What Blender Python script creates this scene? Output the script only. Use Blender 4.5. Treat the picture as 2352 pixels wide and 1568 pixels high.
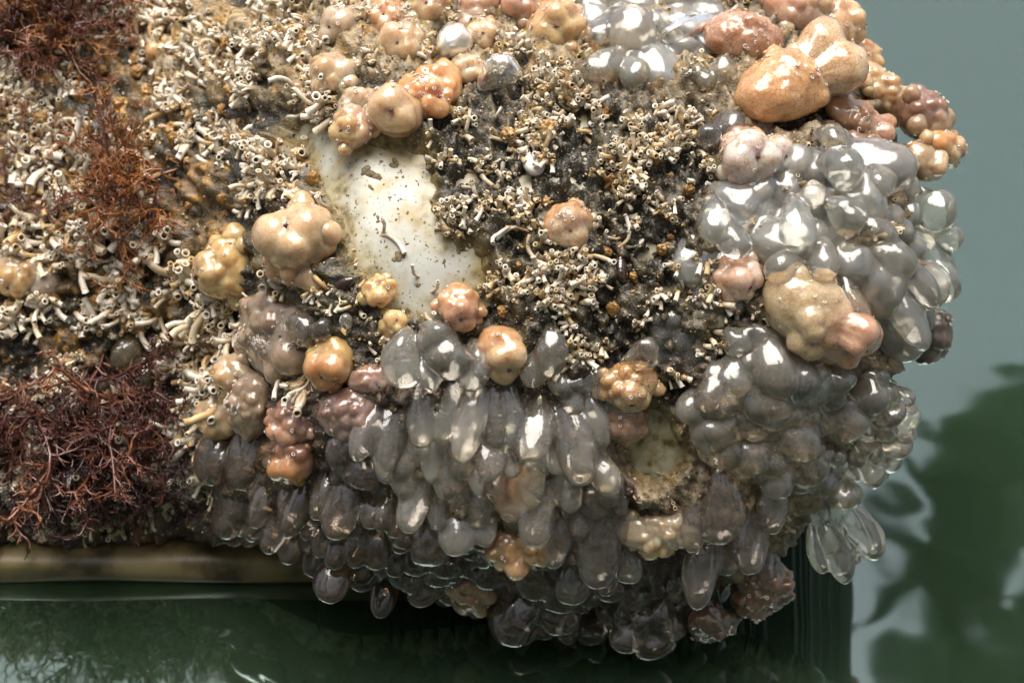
import bpy, math, random
import numpy as np
from mathutils import Vector, Matrix
from mathutils.bvhtree import BVHTree

random.seed(7)
rng = np.random.default_rng(7)
sc = bpy.context.scene
for o in list(bpy.data.objects):
    bpy.data.objects.remove(o)
rad = math.radians

# ------------------------------------------------------------------ camera
PITCH = rad(40)          # looking down at the water
DIST = 1.0               # metres to the growth
S = 0.5 / 2352           # metres per layout unit on the growth (layout is 2352 x 1568)
TGT = Vector((0, 0, 0.185))
FWD = Vector((0, math.cos(PITCH), -math.sin(PITCH)))
UP = Vector((0, math.sin(PITCH), math.cos(PITCH)))
RT = Vector((1, 0, 0))
CAM = TGT - FWD * DIST
cam_d = bpy.data.cameras.new('camera')
cam = bpy.data.objects.new('camera', cam_d)
sc.collection.objects.link(cam)
cam.location = CAM
cam.rotation_euler = (math.pi / 2 - PITCH, 0, 0)
cam_d.sensor_width = 36
cam_d.lens = 36 * DIST / 0.5
cam_d.clip_start = 0.02
cam_d.clip_end = 2000
cam_d.dof.use_dof = True
cam_d.dof.focus_distance = 0.985
cam_d.dof.aperture_fstop = 11
sc.camera = cam

# ------------------------------------------------------------------ sky and sun
SUN_EL, SUN_AZ = rad(78), rad(-22)      # azimuth from +Y (away from the camera), towards -X
w = bpy.data.worlds.new('World')
sc.world = w
w.use_nodes = True
nt = w.node_tree
nt.nodes.clear()
sky = nt.nodes.new('ShaderNodeTexSky')
sky.sky_type = 'NISHITA'
sky.sun_disc = False
sky.sun_elevation = SUN_EL
sky.sun_rotation = SUN_AZ
sky.dust_density = 4.0
sky.air_density = 1.0
sky.ozone_density = 1.0
hsv = nt.nodes.new('ShaderNodeHueSaturation')
hsv.inputs['Saturation'].default_value = 0.35
bg = nt.nodes.new('ShaderNodeBackground')
bg.inputs['Strength'].default_value = 0.105
wo = nt.nodes.new('ShaderNodeOutputWorld')
nt.links.new(sky.outputs[0], hsv.inputs['Color'])
nt.links.new(hsv.outputs[0], bg.inputs['Color'])
nt.links.new(bg.outputs[0], wo.inputs['Surface'])

sun_d = bpy.data.lights.new('sun', 'SUN')
sun_d.energy = 2.7
sun_d.angle = rad(52)
sun_d.color = (1.0, 0.94, 0.85)
sun = bpy.data.objects.new('sun', sun_d)
sc.collection.objects.link(sun)
sdir = Vector((math.sin(SUN_AZ) * math.cos(SUN_EL), math.cos(SUN_AZ) * math.cos(SUN_EL), math.sin(SUN_EL)))
sun.rotation_euler = (-sdir).to_track_quat('-Z', 'Y').to_euler()
sun.location = sdir * 5

sc.view_settings.view_transform = 'Standard'
sc.view_settings.look = 'None'
sc.view_settings.exposure = 0.92
sc.view_settings.gamma = 1.0
sc.render.engine = 'CYCLES'
sc.cycles.max_bounces = 14
sc.cycles.transmission_bounces = 10
sc.cycles.glossy_bounces = 4
sc.cycles.diffuse_bounces = 3
sc.cycles.sample_clamp_indirect = 6
sc.cycles.use_denoising = True

# ------------------------------------------------------------------ small helpers
COL = sc.collection


def tag(o, label=None, cat=None, group=None, kind=None):
    if label: o['label'] = label
    if cat: o['category'] = cat
    if group: o['group'] = group
    if kind: o['kind'] = kind
    return o


def link(name, me, parent=None, mat=None):
    o = bpy.data.objects.new(name, me)
    COL.objects.link(o)
    if mat is not None and me is not None and not me.materials:
        me.materials.append(mat)
    if parent is not None:
        o.parent = parent
    return o


def mesh_np(name, v, f, cols=None, smooth=True, mat=None, fl=None):
    """v (n,3), f list/array of quads or tris (uniform) -> mesh with optional point colours"""
    me = bpy.data.meshes.new(name)
    v = np.asarray(v, dtype=np.float32)
    if isinstance(f, np.ndarray):
        k = f.shape[1]
        n = f.shape[0]
        me.vertices.add(len(v))
        me.vertices.foreach_set('co', v.ravel())
        me.loops.add(n * k)
        me.loops.foreach_set('vertex_index', f.astype(np.int32).ravel())
        me.polygons.add(n)
        me.polygons.foreach_set('loop_start', (np.arange(n) * k).astype(np.int32))
        me.update(calc_edges=True)
    else:
        me.from_pydata(v.tolist(), [], f)
        me.update()
    me.polygons.foreach_set('use_smooth', [smooth] * len(me.polygons))
    if cols is not None:
        a = me.color_attributes.new('Col', 'FLOAT_COLOR', 'POINT')
        c = np.ones((len(v), 4), dtype=np.float32)
        c[:, :cols.shape[1]] = cols
        a.data.foreach_set('color', c.ravel())
    if mat: me.materials.append(mat)
    return me


def _h(ix, iy, iz, seed):
    n = (ix * 374761393 + iy * 668265263 + iz * 2147483647 + seed * 1274126177) & 0xFFFFFFFF
    n = ((n ^ (n >> 13)) * 1274126177) & 0xFFFFFFFF
    n = ((n ^ (n >> 16)) * 2246822519) & 0xFFFFFFFF
    return ((n ^ (n >> 15)) & 0xFFFFFF) / float(0xFFFFFF)


def vnoise(p, seed=0):
    """vectorised value noise -1..1, p (n,3)"""
    p = np.asarray(p, dtype=np.float64)
    i = np.floor(p).astype(np.int64)
    f = p - i
    f = f * f * f * (f * (f * 6 - 15) + 10)
    r = 0
    for dx in (0, 1):
        for dy in (0, 1):
            for dz in (0, 1):
                wgt = (f[:, 0] if dx else 1 - f[:, 0]) * (f[:, 1] if dy else 1 - f[:, 1]) * (f[:, 2] if dz else 1 - f[:, 2])
                r = r + wgt * _h(i[:, 0] + dx, i[:, 1] + dy, i[:, 2] + dz, seed)
    return r * 2 - 1


def fbm(p, seed=0, oct=3, gain=0.5):
    r, a, t = 0, 1.0, 0
    for k in range(oct):
        r = r + a * vnoise(p * (2.03 ** k) + 17.3 * k, seed + k)
        t += a
        a *= gain
    return r / t


def n3(x, y, s):
    x = np.asarray(x, dtype=float).ravel(); y = np.asarray(y, dtype=float).ravel()
    return np.stack([x / s, y / s, np.zeros_like(x) + 3.7], 1)


def lerp(a, b, t):
    return a + (b - a) * t


def sstep(a, b, x):
    t = np.clip((x - a) / (b - a), 0, 1)
    return t * t * (3 - 2 * t)


# ------------------------------------------------------------------ materials
def newmat(name):
    m = bpy.data.materials.new(name)
    m.use_nodes = True
    nt = m.node_tree
    return m, nt, nt.nodes['Principled BSDF']


def node(nt, typ, **kw):
    n = nt.nodes.new(typ)
    for k, v in kw.items():
        if k in n.inputs: n.inputs[k].default_value = v
        else: setattr(n, k, v)
    return n


def mixc(nt, fac, a, b, blend='MIX'):
    m = nt.nodes.new('ShaderNodeMix')
    m.data_type = 'RGBA'
    m.blend_type = blend
    for sock, val in ((m.inputs[0], fac), (m.inputs[6], a), (m.inputs[7], b)):
        if hasattr(val, 'is_output'): nt.links.new(val, sock)
        else: sock.default_value = val if not isinstance(val, tuple) or len(val) == 4 else (*val, 1)
    return m.outputs[2]


def ramp(nt, src, stops):
    r = nt.nodes.new('ShaderNodeValToRGB')
    el = r.color_ramp.elements
    while len(el) < len(stops): el.new(0.5)
    for e, (p, c) in zip(el, stops):
        e.position = p
        e.color = (*c, 1) if len(c) == 3 else c
    nt.links.new(src, r.inputs[0])
    return r.outputs[0]


def texc(nt, scale, typ='noise', detail=4, obj=True, **kw):
    tc = nt.nodes.new('ShaderNodeTexCoord')
    t = nt.nodes.new('ShaderNodeTexNoise' if typ == 'noise' else 'ShaderNodeTexVoronoi')
    t.inputs['Scale'].default_value = scale
    if typ == 'noise': t.inputs['Detail'].default_value = detail
    for k, v in kw.items(): setattr(t, k, v)
    nt.links.new(tc.outputs['Object' if obj else 'Generated'], t.inputs['Vector'])
    return t


def bump(nt, bsdf, h, strength, dist, prev=None):
    b = nt.nodes.new('ShaderNodeBump')
    b.inputs['Strength'].default_value = strength
    b.inputs['Distance'].default_value = dist
    nt.links.new(h, b.inputs['Height'])
    nt.links.new(b.outputs[0], bsdf.inputs['Normal'])
    return b


def mat_hull():
    m, nt, b = newmat('cream_gelcoat')
    n1 = texc(nt, 60, detail=6); n2 = texc(nt, 420, detail=3)
    c = ramp(nt, n1.outputs['Fac'], [(0.34, (0.36, 0.28, 0.13)), (0.42, (0.40, 0.37, 0.28)), (0.55, (0.46, 0.46, 0.41)), (0.75, (0.49, 0.50, 0.46))])
    spots = ramp(nt, n2.outputs['Fac'], [(0.62, (1, 1, 1)), (0.72, (0.55, 0.42, 0.25))])
    c = mixc(nt, 0.8, c, spots, 'MULTIPLY')
    at = node(nt, 'ShaderNodeAttribute', attribute_name='Col')
    n3_ = texc(nt, 170, detail=6)
    film = ramp(nt, n3_.outputs['Fac'], [(0.3, (0.10, 0.075, 0.025)), (0.5, (0.30, 0.23, 0.09)), (0.7, (0.46, 0.38, 0.18))])
    br = ramp(nt, n3_.outputs['Fac'], [(0.35, (1, 1, 1)), (0.62, (0.45, 0.45, 0.45))])
    fm = mixc(nt, 1.0, at.outputs['Color'], br, 'MULTIPLY')
    c = mixc(nt, fm, c, film)
    nt.links.new(c, b.inputs['Base Color'])
    b.inputs['Roughness'].default_value = 0.35
    return m


def mat_rail():
    m, nt, b = newmat('stained_rail_gelcoat')
    n1 = texc(nt, 30, detail=6)
    c = ramp(nt, n1.outputs['Fac'], [(0.36, (0.05, 0.035, 0.014)), (0.5, (0.19, 0.14, 0.06)), (0.72, (0.27, 0.21, 0.10))])
    nt.links.new(c, b.inputs['Base Color'])
    b.inputs['Roughness'].default_value = 0.45
    return m


def mat_crust():
    m, nt, b = newmat('growth_crust')
    at = node(nt, 'ShaderNodeAttribute', attribute_name='Col')
    n1 = texc(nt, 260, detail=5); n2 = texc(nt, 900, detail=3)
    v = ramp(nt, n1.outputs['Fac'], [(0.3, (0.25, 0.22, 0.18)), (0.5, (0.9, 0.85, 0.75)), (0.72, (1.6, 1.5, 1.3))])
    c = mixc(nt, 1.0, at.outputs['Color'], v, 'MULTIPLY')
    v2 = ramp(nt, n2.outputs['Fac'], [(0.55, (0, 0, 0)), (0.68, (1, 1, 1))])
    c = mixc(nt, v2, c, (0.20, 0.15, 0.08))
    nt.links.new(c, b.inputs['Base Color'])
    b.inputs['Roughness'].default_value = 0.5
    b.inputs['Coat Weight'].default_value = 0.3
    b.inputs['Coat Roughness'].default_value = 0.25
    bump(nt, b, n2.outputs['Fac'], 0.8, 0.0012)
    return m


def mat_tube():
    m, nt, b = newmat('chalky_tube')
    at = node(nt, 'ShaderNodeAttribute', attribute_name='Col')
    oi = node(nt, 'ShaderNodeObjectInfo')
    n1 = texc(nt, 350, detail=3)
    c = mixc(nt, 1.0, at.outputs['Color'], oi.outputs['Color'], 'MULTIPLY')
    v = ramp(nt, n1.outputs['Fac'], [(0.3, (0.72, 0.62, 0.48)), (0.6, (1, 1, 1))])
    c = mixc(nt, 0.7, c, v, 'MULTIPLY')
    nt.links.new(c, b.inputs['Base Color'])
    b.inputs['Roughness'].default_value = 0.4
    b.inputs['Subsurface Weight'].default_value = 0.0
    return m


def mat_weed():
    m, nt, b = newmat('red_seaweed_frond')
    oi = node(nt, 'ShaderNodeObjectInfo')
    n1 = texc(nt, 120, detail=3)
    v = ramp(nt, n1.outputs['Fac'], [(0.3, (0.6, 0.5, 0.5)), (0.5, (1, 1, 1)), (0.75, (1.8, 1.6, 1.2))])
    c = mixc(nt, 1.0, oi.outputs['Color'], v, 'MULTIPLY')
    nt.links.new(c, b.inputs['Base Color'])
    b.inputs['Roughness'].default_value = 0.28
    b.inputs['Coat Weight'].default_value = 0.5
    b.inputs['Coat Roughness'].default_value = 0.1
    return m


def mat_squirt():
    m, nt, b = newmat('sea_squirt_skin')
    at = node(nt, 'ShaderNodeAttribute', attribute_name='Col')
    vo = texc(nt, 420, 'vor', feature='DISTANCE_TO_EDGE')
    dn = texc(nt, 60, detail=2)
    add = node(nt, 'ShaderNodeVectorMath', operation='MULTIPLY_ADD')
    tc = node(nt, 'ShaderNodeTexCoord')
    nt.links.new(dn.outputs['Color'], add.inputs[0])
    add.inputs[1].default_value = (0.012, 0.012, 0.012)
    nt.links.new(tc.outputs['Object'], add.inputs[2])
    nt.links.new(add.outputs[0], vo.inputs['Vector'])
    line = ramp(nt, vo.outputs['Distance'], [(0.0, (1, 1, 1)), (0.07, (0, 0, 0))])
    mul = node(nt, 'ShaderNodeMath', operation='MULTIPLY')
    nt.links.new(line, mul.inputs[0]); nt.links.new(at.outputs['Alpha'], mul.inputs[1])
    n1 = texc(nt, 110, detail=5); n2 = texc(nt, 700, detail=2)
    v = ramp(nt, n1.outputs['Fac'], [(0.28, (0.72, 0.58, 0.40)), (0.5, (1, 1, 1)), (0.75, (1.12, 1.12, 1.15))])
    c = mixc(nt, 0.85, at.outputs['Color'], v, 'MULTIPLY')
    c = mixc(nt, mul.outputs[0], c, (0.18, 0.06, 0.03))
    sp = ramp(nt, n2.outputs['Fac'], [(0.68, (1, 1, 1)), (0.76, (0.35, 0.25, 0.12))])
    c = mixc(nt, 0.6, c, sp, 'MULTIPLY')
    nt.links.new(c, b.inputs['Base Color'])
    b.inputs['Roughness'].default_value = 0.22
    b.inputs['IOR'].default_value = 1.35
    b.inputs['Transmission Weight'].default_value = 0.14
    b.inputs['Subsurface Weight'].default_value = 1.0
    b.inputs['Subsurface Radius'].default_value = (1.0, 0.55, 0.3)
    b.inputs['Subsurface Scale'].default_value = 0.009
    b.inputs['Coat Weight'].default_value = 1.0
    b.inputs['Coat Roughness'].default_value = 0.05
    b.inputs['Coat IOR'].default_value = 1.6
    n3_ = texc(nt, 330, detail=4)
    bm_ = bump(nt, b, n3_.outputs['Fac'], 0.28, 0.0012)
    nt.links.new(bm_.outputs[0], b.inputs['Coat Normal'])
    return m


def mat_jelly():
    m, nt, b = newmat('clear_tunic_jelly')
    oi = node(nt, 'ShaderNodeObjectInfo')
    n1 = texc(nt, 90, detail=3)
    v = ramp(nt, n1.outputs['Fac'], [(0.3, (0.8, 0.78, 0.75)), (0.7, (1.0, 1.0, 1.0))])
    c = mixc(nt, 1.0, oi.outputs['Color'], v, 'MULTIPLY')
    nt.links.new(c, b.inputs['Base Color'])
    nt.links.new(oi.outputs['Alpha'], b.inputs['Transmission Weight'])
    b.inputs['Roughness'].default_value = 0.11
    b.inputs['IOR'].default_value = 1.33
    b.inputs['Subsurface Weight'].default_value = 1.0
    b.inputs['Subsurface Radius'].default_value = (1.0, 0.9, 0.75)
    b.inputs['Subsurface Scale'].default_value = 0.006
    b.inputs['Coat Weight'].default_value = 1.0
    b.inputs['Coat Roughness'].default_value = 0.02
    b.inputs['Coat IOR'].default_value = 1.62
    n2 = texc(nt, 75, detail=4)
    bm_ = bump(nt, b, n2.outputs['Fac'], 0.32, 0.0015)
    nt.links.new(bm_.outputs[0], b.inputs['Coat Normal'])
    return m


def mat_plain(name, col, rough=0.4, coat=0.0, nscale=200):
    m, nt, b = newmat(name)
    n1 = texc(nt, nscale, detail=4)
    v = ramp(nt, n1.outputs['Fac'], [(0.3, tuple(c * 0.55 for c in col)), (0.6, col), (0.8, tuple(min(1, c * 1.3) for c in col))])
    nt.links.new(v, b.inputs['Base Color'])
    b.inputs['Roughness'].default_value = rough
    b.inputs['Coat Weight'].default_value = coat
    b.inputs['Coat Roughness'].default_value = 0.08
    return m


def mat_water():
    m, nt, b = newmat('green_water')
    n1 = texc(nt, 0.8, detail=2)
    c = ramp(nt, n1.outputs['Fac'], [(0.3, (0.015, 0.030, 0.015)), (0.7, (0.019, 0.036, 0.018))])
    nt.links.new(c, b.inputs['Base Color'])
    b.inputs['Roughness'].default_value = 0.045
    b.inputs['Subsurface Weight'].default_value = 1.0
    b.inputs['Subsurface Radius'].default_value = (0.6, 1.0, 0.7)
    b.inputs['Subsurface Scale'].default_value = 0.25
    b.inputs['IOR'].default_value = 1.95
    b.inputs['Specular IOR Level'].default_value = 1.0
    b.inputs['Specular Tint'].default_value = (0.80, 1.0, 0.94, 1)
    n2 = texc(nt, 9, detail=2)
    bump(nt, b, n2.outputs['Fac'], 0.12, 0.01)
    return m


M = dict(hull=mat_hull(), rail=mat_rail(), crust=mat_crust(), tube=mat_tube(), weed=mat_weed(),
         squirt=mat_squirt(), jelly=mat_jelly(), water=mat_water(),
         slit=mat_plain('dark_siphon_slit', (0.10, 0.022, 0.018), 0.3, 0.5),
         ochre=mat_plain('ochre_sponge', (0.40, 0.21, 0.055), 0.5, 0.4, 260),
         shell=mat_plain('white_shell', (0.74, 0.70, 0.66), 0.45, 0.2, 150),
         mussel=mat_plain('dark_wet_shell', (0.035, 0.014, 0.01), 0.15, 1.0, 120),
         fouled=mat_plain('fouled_underside', (0.035, 0.026, 0.016), 0.7, 0.2, 160),
         leaf=mat_plain('tree_leaf', (0.05, 0.10, 0.025), 0.4, 0.2, 3),
         bark=mat_plain('tree_bark', (0.16, 0.11, 0.07), 0.8, 0.0, 20),
         blackweed=mat_plain('black_leaf_weed', (0.02, 0.012, 0.012), 0.2, 0.6, 60))

# ------------------------------------------------------------------ water
me = mesh_np('water', [(-300, -300, 0), (300, -300, 0), (300, 300, 0), (-300, 300, 0)], np.array([[0, 1, 2, 3]]), smooth=False, mat=M['water'])
tag(link('water', me), 'calm dark green harbour water', None, None, 'structure')

# ------------------------------------------------------------------ pontoon: shape of the hull
POLY = [(-900, -330), (1790, -330), (1870, -60), (1945, 120), (2040, 300), (2110, 480), (2125, 640), (2095, 780),
        (2000, 930), (1930, 1090), (1800, 1260), (1580, 1370), (1250, 1385), (980, 1330), (760, 1262), (560, 1245), (-900, 1245)]


def chaikin(p, n=2):
    for _ in range(n):
        q = []
        for a, b in zip(p, p[1:] + p[:1]):
            q += [(a[0] * .75 + b[0] * .25, a[1] * .75 + b[1] * .25), (a[0] * .25 + b[0] * .75, a[1] * .25 + b[1] * .75)]
        p = q
    return p


def sdf(poly, x, y):
    """signed distance, positive inside (vectorised)"""
    x = np.asarray(x, float); y = np.asarray(y, float)
    d = np.full(x.shape, 1e9); ins = np.zeros(x.shape, bool)
    for (ax, ay), (bx, by) in zip(poly, poly[1:] + poly[:1]):
        ex, ey = bx - ax, by - ay
        t = np.clip(((x - ax) * ex + (y - ay) * ey) / (ex * ex + ey * ey + 1e-9), 0, 1)
        d = np.minimum(d, np.hypot(x - ax - t * ex, y - ay - t * ey))
        c = ((ay > y) != (by > y)) & (x < (bx - ax) * (y - ay) / ((by - ay) if by != ay else 1e-9) + ax)
        ins ^= c
    return np.where(ins, d, -d)


HP = chaikin(POLY, 2)


def hull_w(x, y):
    d = np.clip(sdf(HP, x, y), 0, None)
    R = 270.
    q = np.clip(1 - d / R, 0, 1)
    lf = sstep(860, 330, x) * 1.0            # the left run of the hull lies further back than the swollen end
    ww = 0.068 * ((1 - q ** 2.2) ** (1 / 2.2) - 1) * (1 - 0.72 * lf) - 0.118 * lf
    ww = ww - 0.075 * np.clip((620 - y) / 620, 0, 2) ** 1.6
    ww = ww - 0.036 * np.clip((y - 700) / 620, 0, 2) ** 1.5 * (1 - 0.8 * lf)
    return ww


def frame_pt(x, y, ww):
    x = np.asarray(x, float); y = np.asarray(y, float)
    k = ((DIST - np.asarray(ww, float)) / DIST)
    u = (x - 1176) * S * k; v = (784 - y) * S * k
    return (np.array(TGT)[None] + u.ravel()[:, None] * np.array(RT)[None] + v.ravel()[:, None] * np.array(UP)[None]
            - np.asarray(ww, float).ravel()[:, None] * np.array(FWD)[None])


def grid(x0, x1, y0, y1, st):
    xs = np.arange(x0, x1 + 1, st); ys = np.arange(y0, y1 + 1, st)
    X, Y = np.meshgrid(xs, ys)
    return X.astype(float), Y.astype(float)


def grid_faces(nx, ny, keep):
    i = np.arange(ny - 1)[:, None] * nx + np.arange(nx - 1)[None]
    f = np.stack([i, i + nx, i + nx + 1, i + 1], -1).reshape(-1, 4)
    k = keep.ravel()
    return f[k[f].all(1)]


def compact(v, f, *extra):
    used = np.unique(f)
    mp = np.full(len(v), -1); mp[used] = np.arange(len(used))
    return (v[used], mp[f]) + tuple(e[used] for e in extra)


X, Y = grid(-900, 2180, -340, 1430, 10)
dd = sdf(HP, X, Y)
# pull outside-but-near points onto the outline so the edge is smooth
keep = dd > -10
gx_ = (sdf(HP, X + 1, Y) - sdf(HP, X - 1, Y)) / 2; gy_ = (sdf(HP, X, Y + 1) - sdf(HP, X, Y - 1)) / 2
mv = np.where(dd < 0, -dd, 0)
X, Y = X + gx_ * mv, Y + gy_ * mv
v = frame_pt(X, Y, hull_w(X, Y))
f = grid_faces(X.shape[1], X.shape[0], keep)
v, f, gxy = compact(v, f, np.stack([X.ravel(), Y.ravel()], 1))
nv = len(v)
# close the back with a sheet 0.17 m behind the face
back = v.copy()
wv = (v - np.array(TGT)) @ (-np.array(FWD))
back += np.array(FWD)[None] * (wv + 0.20)[:, None]
e = {}
for q in f:
    for a, b in zip(q, np.roll(q, -1)):
        e[(a, b)] = 1
side = [(a, a + nv, b + nv, b) for (a, b) in e if (b, a) not in e]
allf = np.concatenate([f, f[:, ::-1] + nv, np.array(side)[:, ::-1]])
pont = link('pontoon', None)
pont.location = (0, 0.1, 0.0)
tag(pont, 'cream fibreglass pontoon float crusted with sea life, lying on green water', 'pontoon')
PATCH = [(690, 285), (740, 300), (800, 345), (960, 345), (985, 420), (975, 470), (1010, 540), (1040, 580), (1100, 575), (1112, 640),
         (1090, 680), (1010, 700), (960, 720), (890, 705), (850, 640), (800, 520), (770, 450), (720, 370)]
PC = chaikin(PATCH, 1)
stn = sstep(55, -5, sdf(PC, gxy[:, 0], gxy[:, 1]) + 55 * fbm(n3(gxy[:, 0], gxy[:, 1], 50), 91, 4, .6))
stn = np.concatenate([stn, np.ones(nv)])[:, None] * np.ones((1, 3))
hull_me = mesh_np('hull', np.concatenate([v, back]) - np.array([0, 0.1, 0]), allf, stn, mat=M['hull'])
hull_me.materials.append(M['fouled'])
hull_me.polygons.foreach_set('material_index', np.concatenate([np.zeros(len(f)), np.ones(len(f) + len(side))]).astype(np.int32))
hull = link('hull', hull_me, pont)
HULL = BVHTree.FromPolygons([Vector(p) for p in v], f.tolist())


def ray(x, y):
    return (FWD + RT * ((x - 1176) * S / DIST) + UP * ((784 - y) * S / DIST))


def hit(x, y, bvh=None):
    """surface point and outward normal seen at layout position; outside the hull: the closest place, kept on the ray"""
    b = bvh or HULL
    d = ray(x, y).normalized()
    r = b.ray_cast(CAM, d)
    if r[0] is not None:
        n = r[1] if r[1].dot(d) < 0 else -r[1]
        return r[0], n.normalized(), True
    tx, ty = x, y
    for k in range(60):
        tx = lerp(tx, 1150, 0.02); ty = lerp(ty, 700, 0.02)
        dd_ = ray(tx, ty).normalized()
        r = b.ray_cast(CAM, dd_)
        if r[0] is not None:
            n = r[1] if r[1].dot(dd_) < 0 else -r[1]
            depth = (r[0] - CAM).dot(FWD) - 0.012
            p = CAM + ray(x, y) * depth
            return p, n.normalized(), False
    return CAM + ray(x, y), -FWD, False


# rail at the waterline and its lower lip
def bar(x0, x1, prof, name, mat, cx, parent):
    n = 60
    vs, fs = [], []
    k = len(prof)
    for i in range(n + 1):
        xx = lerp(x0, x1, i / n)
        for (py, pz) in prof:
            wob = 0.0008 * math.sin(xx * 40 + pz * 300)
            vs.append((xx, cx[0] + py + wob, cx[1] + pz))
    for i in range(n):
        for j in range(k):
            fs.append((i * k + j, i * k + (j + 1) % k, (i + 1) * k + (j + 1) % k, (i + 1) * k + j))
    fs.append(tuple(range(k))[::-1]); fs.append(tuple(n * k + j for j in range(k)))
    me = mesh_np(name, [(a, b - 0.1, c) for a, b, c in vs], fs, mat=mat)
    return link(name, me, parent)


rail_pt = frame_pt([300], [1284], [-0.133])[0]
prof = [(0.0125 * math.copysign(abs(math.cos(t)) ** 0.7, math.cos(t)), 0.0095 * math.copysign(abs(math.sin(t)) ** 0.7, math.sin(t))) for t in np.linspace(0, 2 * math.pi, 20, endpoint=False)]
bar(-0.45, 0.09, prof, 'rail', M['rail'], (rail_pt[1], rail_pt[2]), pont)
prof2 = [(0.002, -0.03), (0.11, -0.03), (0.11, 0.006), (0.002, 0.006)]
bar(-0.46, 0.13, prof2, 'keel', M['rail'], (rail_pt[1], rail_pt[2] - 0.006), pont)

# ------------------------------------------------------------------ crust over the hull
PATCH2 = [(1450, 1000), (1480, 950), (1530, 940), (1555, 1000), (1565, 1045), (1540, 1075), (1470, 1085), (1445, 1050)]
PC2 = chaikin(PATCH2, 1)
STEP = 6
X, Y = grid(-690, 2130, -330, 1402, STEP)
x, y = X.ravel(), Y.ravel()
dd = sdf(HP, x, y)
edge = fbm(n3(x, y, 45), 3, 4, 0.6)
pd = np.maximum(sdf(PC, x, y), sdf(PC2, x, y)) + edge * 26
thick = sstep(6, -34, pd) * sstep(-5, 30, dd)
# lumps and pits
lump = fbm(n3(x, y, 70), 11, 3)
fine = fbm(n3(x, y, 22), 21, 4, 0.6)
ridge = 1 - np.abs(fbm(n3(x, y, 40), 31, 3)) * 2
hgt = 0.004 + 0.010 * lump + 0.006 * fine + 0.003 * ridge
mid = sstep(960, 1060, x) * sstep(1720, 1620, x) * sstep(140, 220, y) * sstep(900, 820, y)
hgt = hgt + mid * 0.005 * np.minimum(0, lump * 1.2 + fine)
hgt = np.maximum(hgt, -0.0045 - .003 * mid)
HG, HGX = hgt.reshape(X.shape), X.shape[1]
disp = (hgt + 0.005) * thick - 0.0022
wv = hull_w(x, y)
gx = (hull_w(x + 4, y) - hull_w(x - 4, y)) / (8 * S); gy = -(hull_w(x, y + 4) - hull_w(x, y - 4)) / (8 * S)
gl = np.sqrt(gx ** 2 + gy ** 2 + 1)
NRM = (-(gx / gl)[:, None] * np.array(RT) - (gy / gl)[:, None] * np.array(UP) - (1 / gl)[:, None] * np.array(FWD))
v = frame_pt(x, y, wv) + NRM * disp[:, None]
# colours: what grows where, plus shade painted into pits and low down
tone = fbm(n3(x, y, 60), 41, 3); tone2 = fbm(n3(x, y, 18), 51, 3)
darkc = np.array([0.016, 0.014, 0.009]); olive = np.array([0.050, 0.040, 0.018]); brown = np.array([0.17, 0.105, 0.045])
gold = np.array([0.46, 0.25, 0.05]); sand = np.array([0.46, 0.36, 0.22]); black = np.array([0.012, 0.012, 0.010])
purple = np.array([0.06, 0.03, 0.03])
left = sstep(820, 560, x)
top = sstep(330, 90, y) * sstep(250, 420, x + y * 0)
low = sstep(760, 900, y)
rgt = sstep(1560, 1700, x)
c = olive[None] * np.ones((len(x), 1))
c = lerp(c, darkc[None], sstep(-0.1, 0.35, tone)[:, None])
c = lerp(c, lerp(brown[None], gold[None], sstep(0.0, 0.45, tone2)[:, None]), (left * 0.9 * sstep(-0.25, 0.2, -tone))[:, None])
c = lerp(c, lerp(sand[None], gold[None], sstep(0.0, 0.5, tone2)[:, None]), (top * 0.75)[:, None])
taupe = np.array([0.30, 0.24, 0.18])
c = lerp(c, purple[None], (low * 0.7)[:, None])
c = lerp(c, lerp(purple[None], taupe[None], sstep(-0.35, 0.1, tone)[:, None]), (sstep(880, 980, y) * sstep(820, 900, x) * sstep(1230, 1130, y))[:, None])  # taupe bed under the jelly, cut off low down to paint in the falloff
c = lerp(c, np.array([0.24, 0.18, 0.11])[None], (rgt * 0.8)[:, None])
c = lerp(c, black[None], (sstep(0.06, -0.28, lump + 0.7 * fine) * 0.95 * (1 - .8 * sstep(880, 980, y)))[:, None])  # pits painted near black, the shade of the gaps put into the colour
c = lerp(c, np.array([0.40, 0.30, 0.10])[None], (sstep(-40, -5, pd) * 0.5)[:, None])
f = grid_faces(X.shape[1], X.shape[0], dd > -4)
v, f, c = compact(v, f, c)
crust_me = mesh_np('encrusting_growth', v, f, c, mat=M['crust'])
crust = tag(link('encrusting_growth', crust_me), 'brown and olive encrusting growth matted over the pontoon hull', 'crust', None, 'stuff')
CRUST = BVHTree.FromPolygons([Vector(p) for p in v], f.tolist())


def px(n, p=None):
    """layout units to metres (at depth of p)"""
    s = S
    if p is not None: s = S * (p - CAM).dot(FWD) / DIST
    return n * s


def frame_on(n, ang, follow=1.0):
    """basis (x: picture direction ang projected on the surface, y, z: normal)"""
    a = rad(ang)
    d = RT * math.cos(a) - UP * math.sin(a)
    t = d - n * (d.dot(n) * follow)
    if t.length < 0.05: t = d
    t.normalize()
    z = (n - t * n.dot(t)).normalized()
    return t, z.cross(t), z


# ------------------------------------------------------------------ sea squirts
def icodirs(sub):
    import bmesh
    bm = bmesh.new()
    bmesh.ops.create_icosphere(bm, subdivisions=sub, radius=1)
    d = np.array([v.co[:] for v in bm.verts]); f = np.array([[v.index for v in q.verts] for q in bm.faces])
    bm.free()
    return d / np.linalg.norm(d, axis=1)[:, None], f


ICO = {s: icodirs(s) for s in (3, 4, 5)}
EXCL = []      # ellipses kept free of tubes


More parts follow.
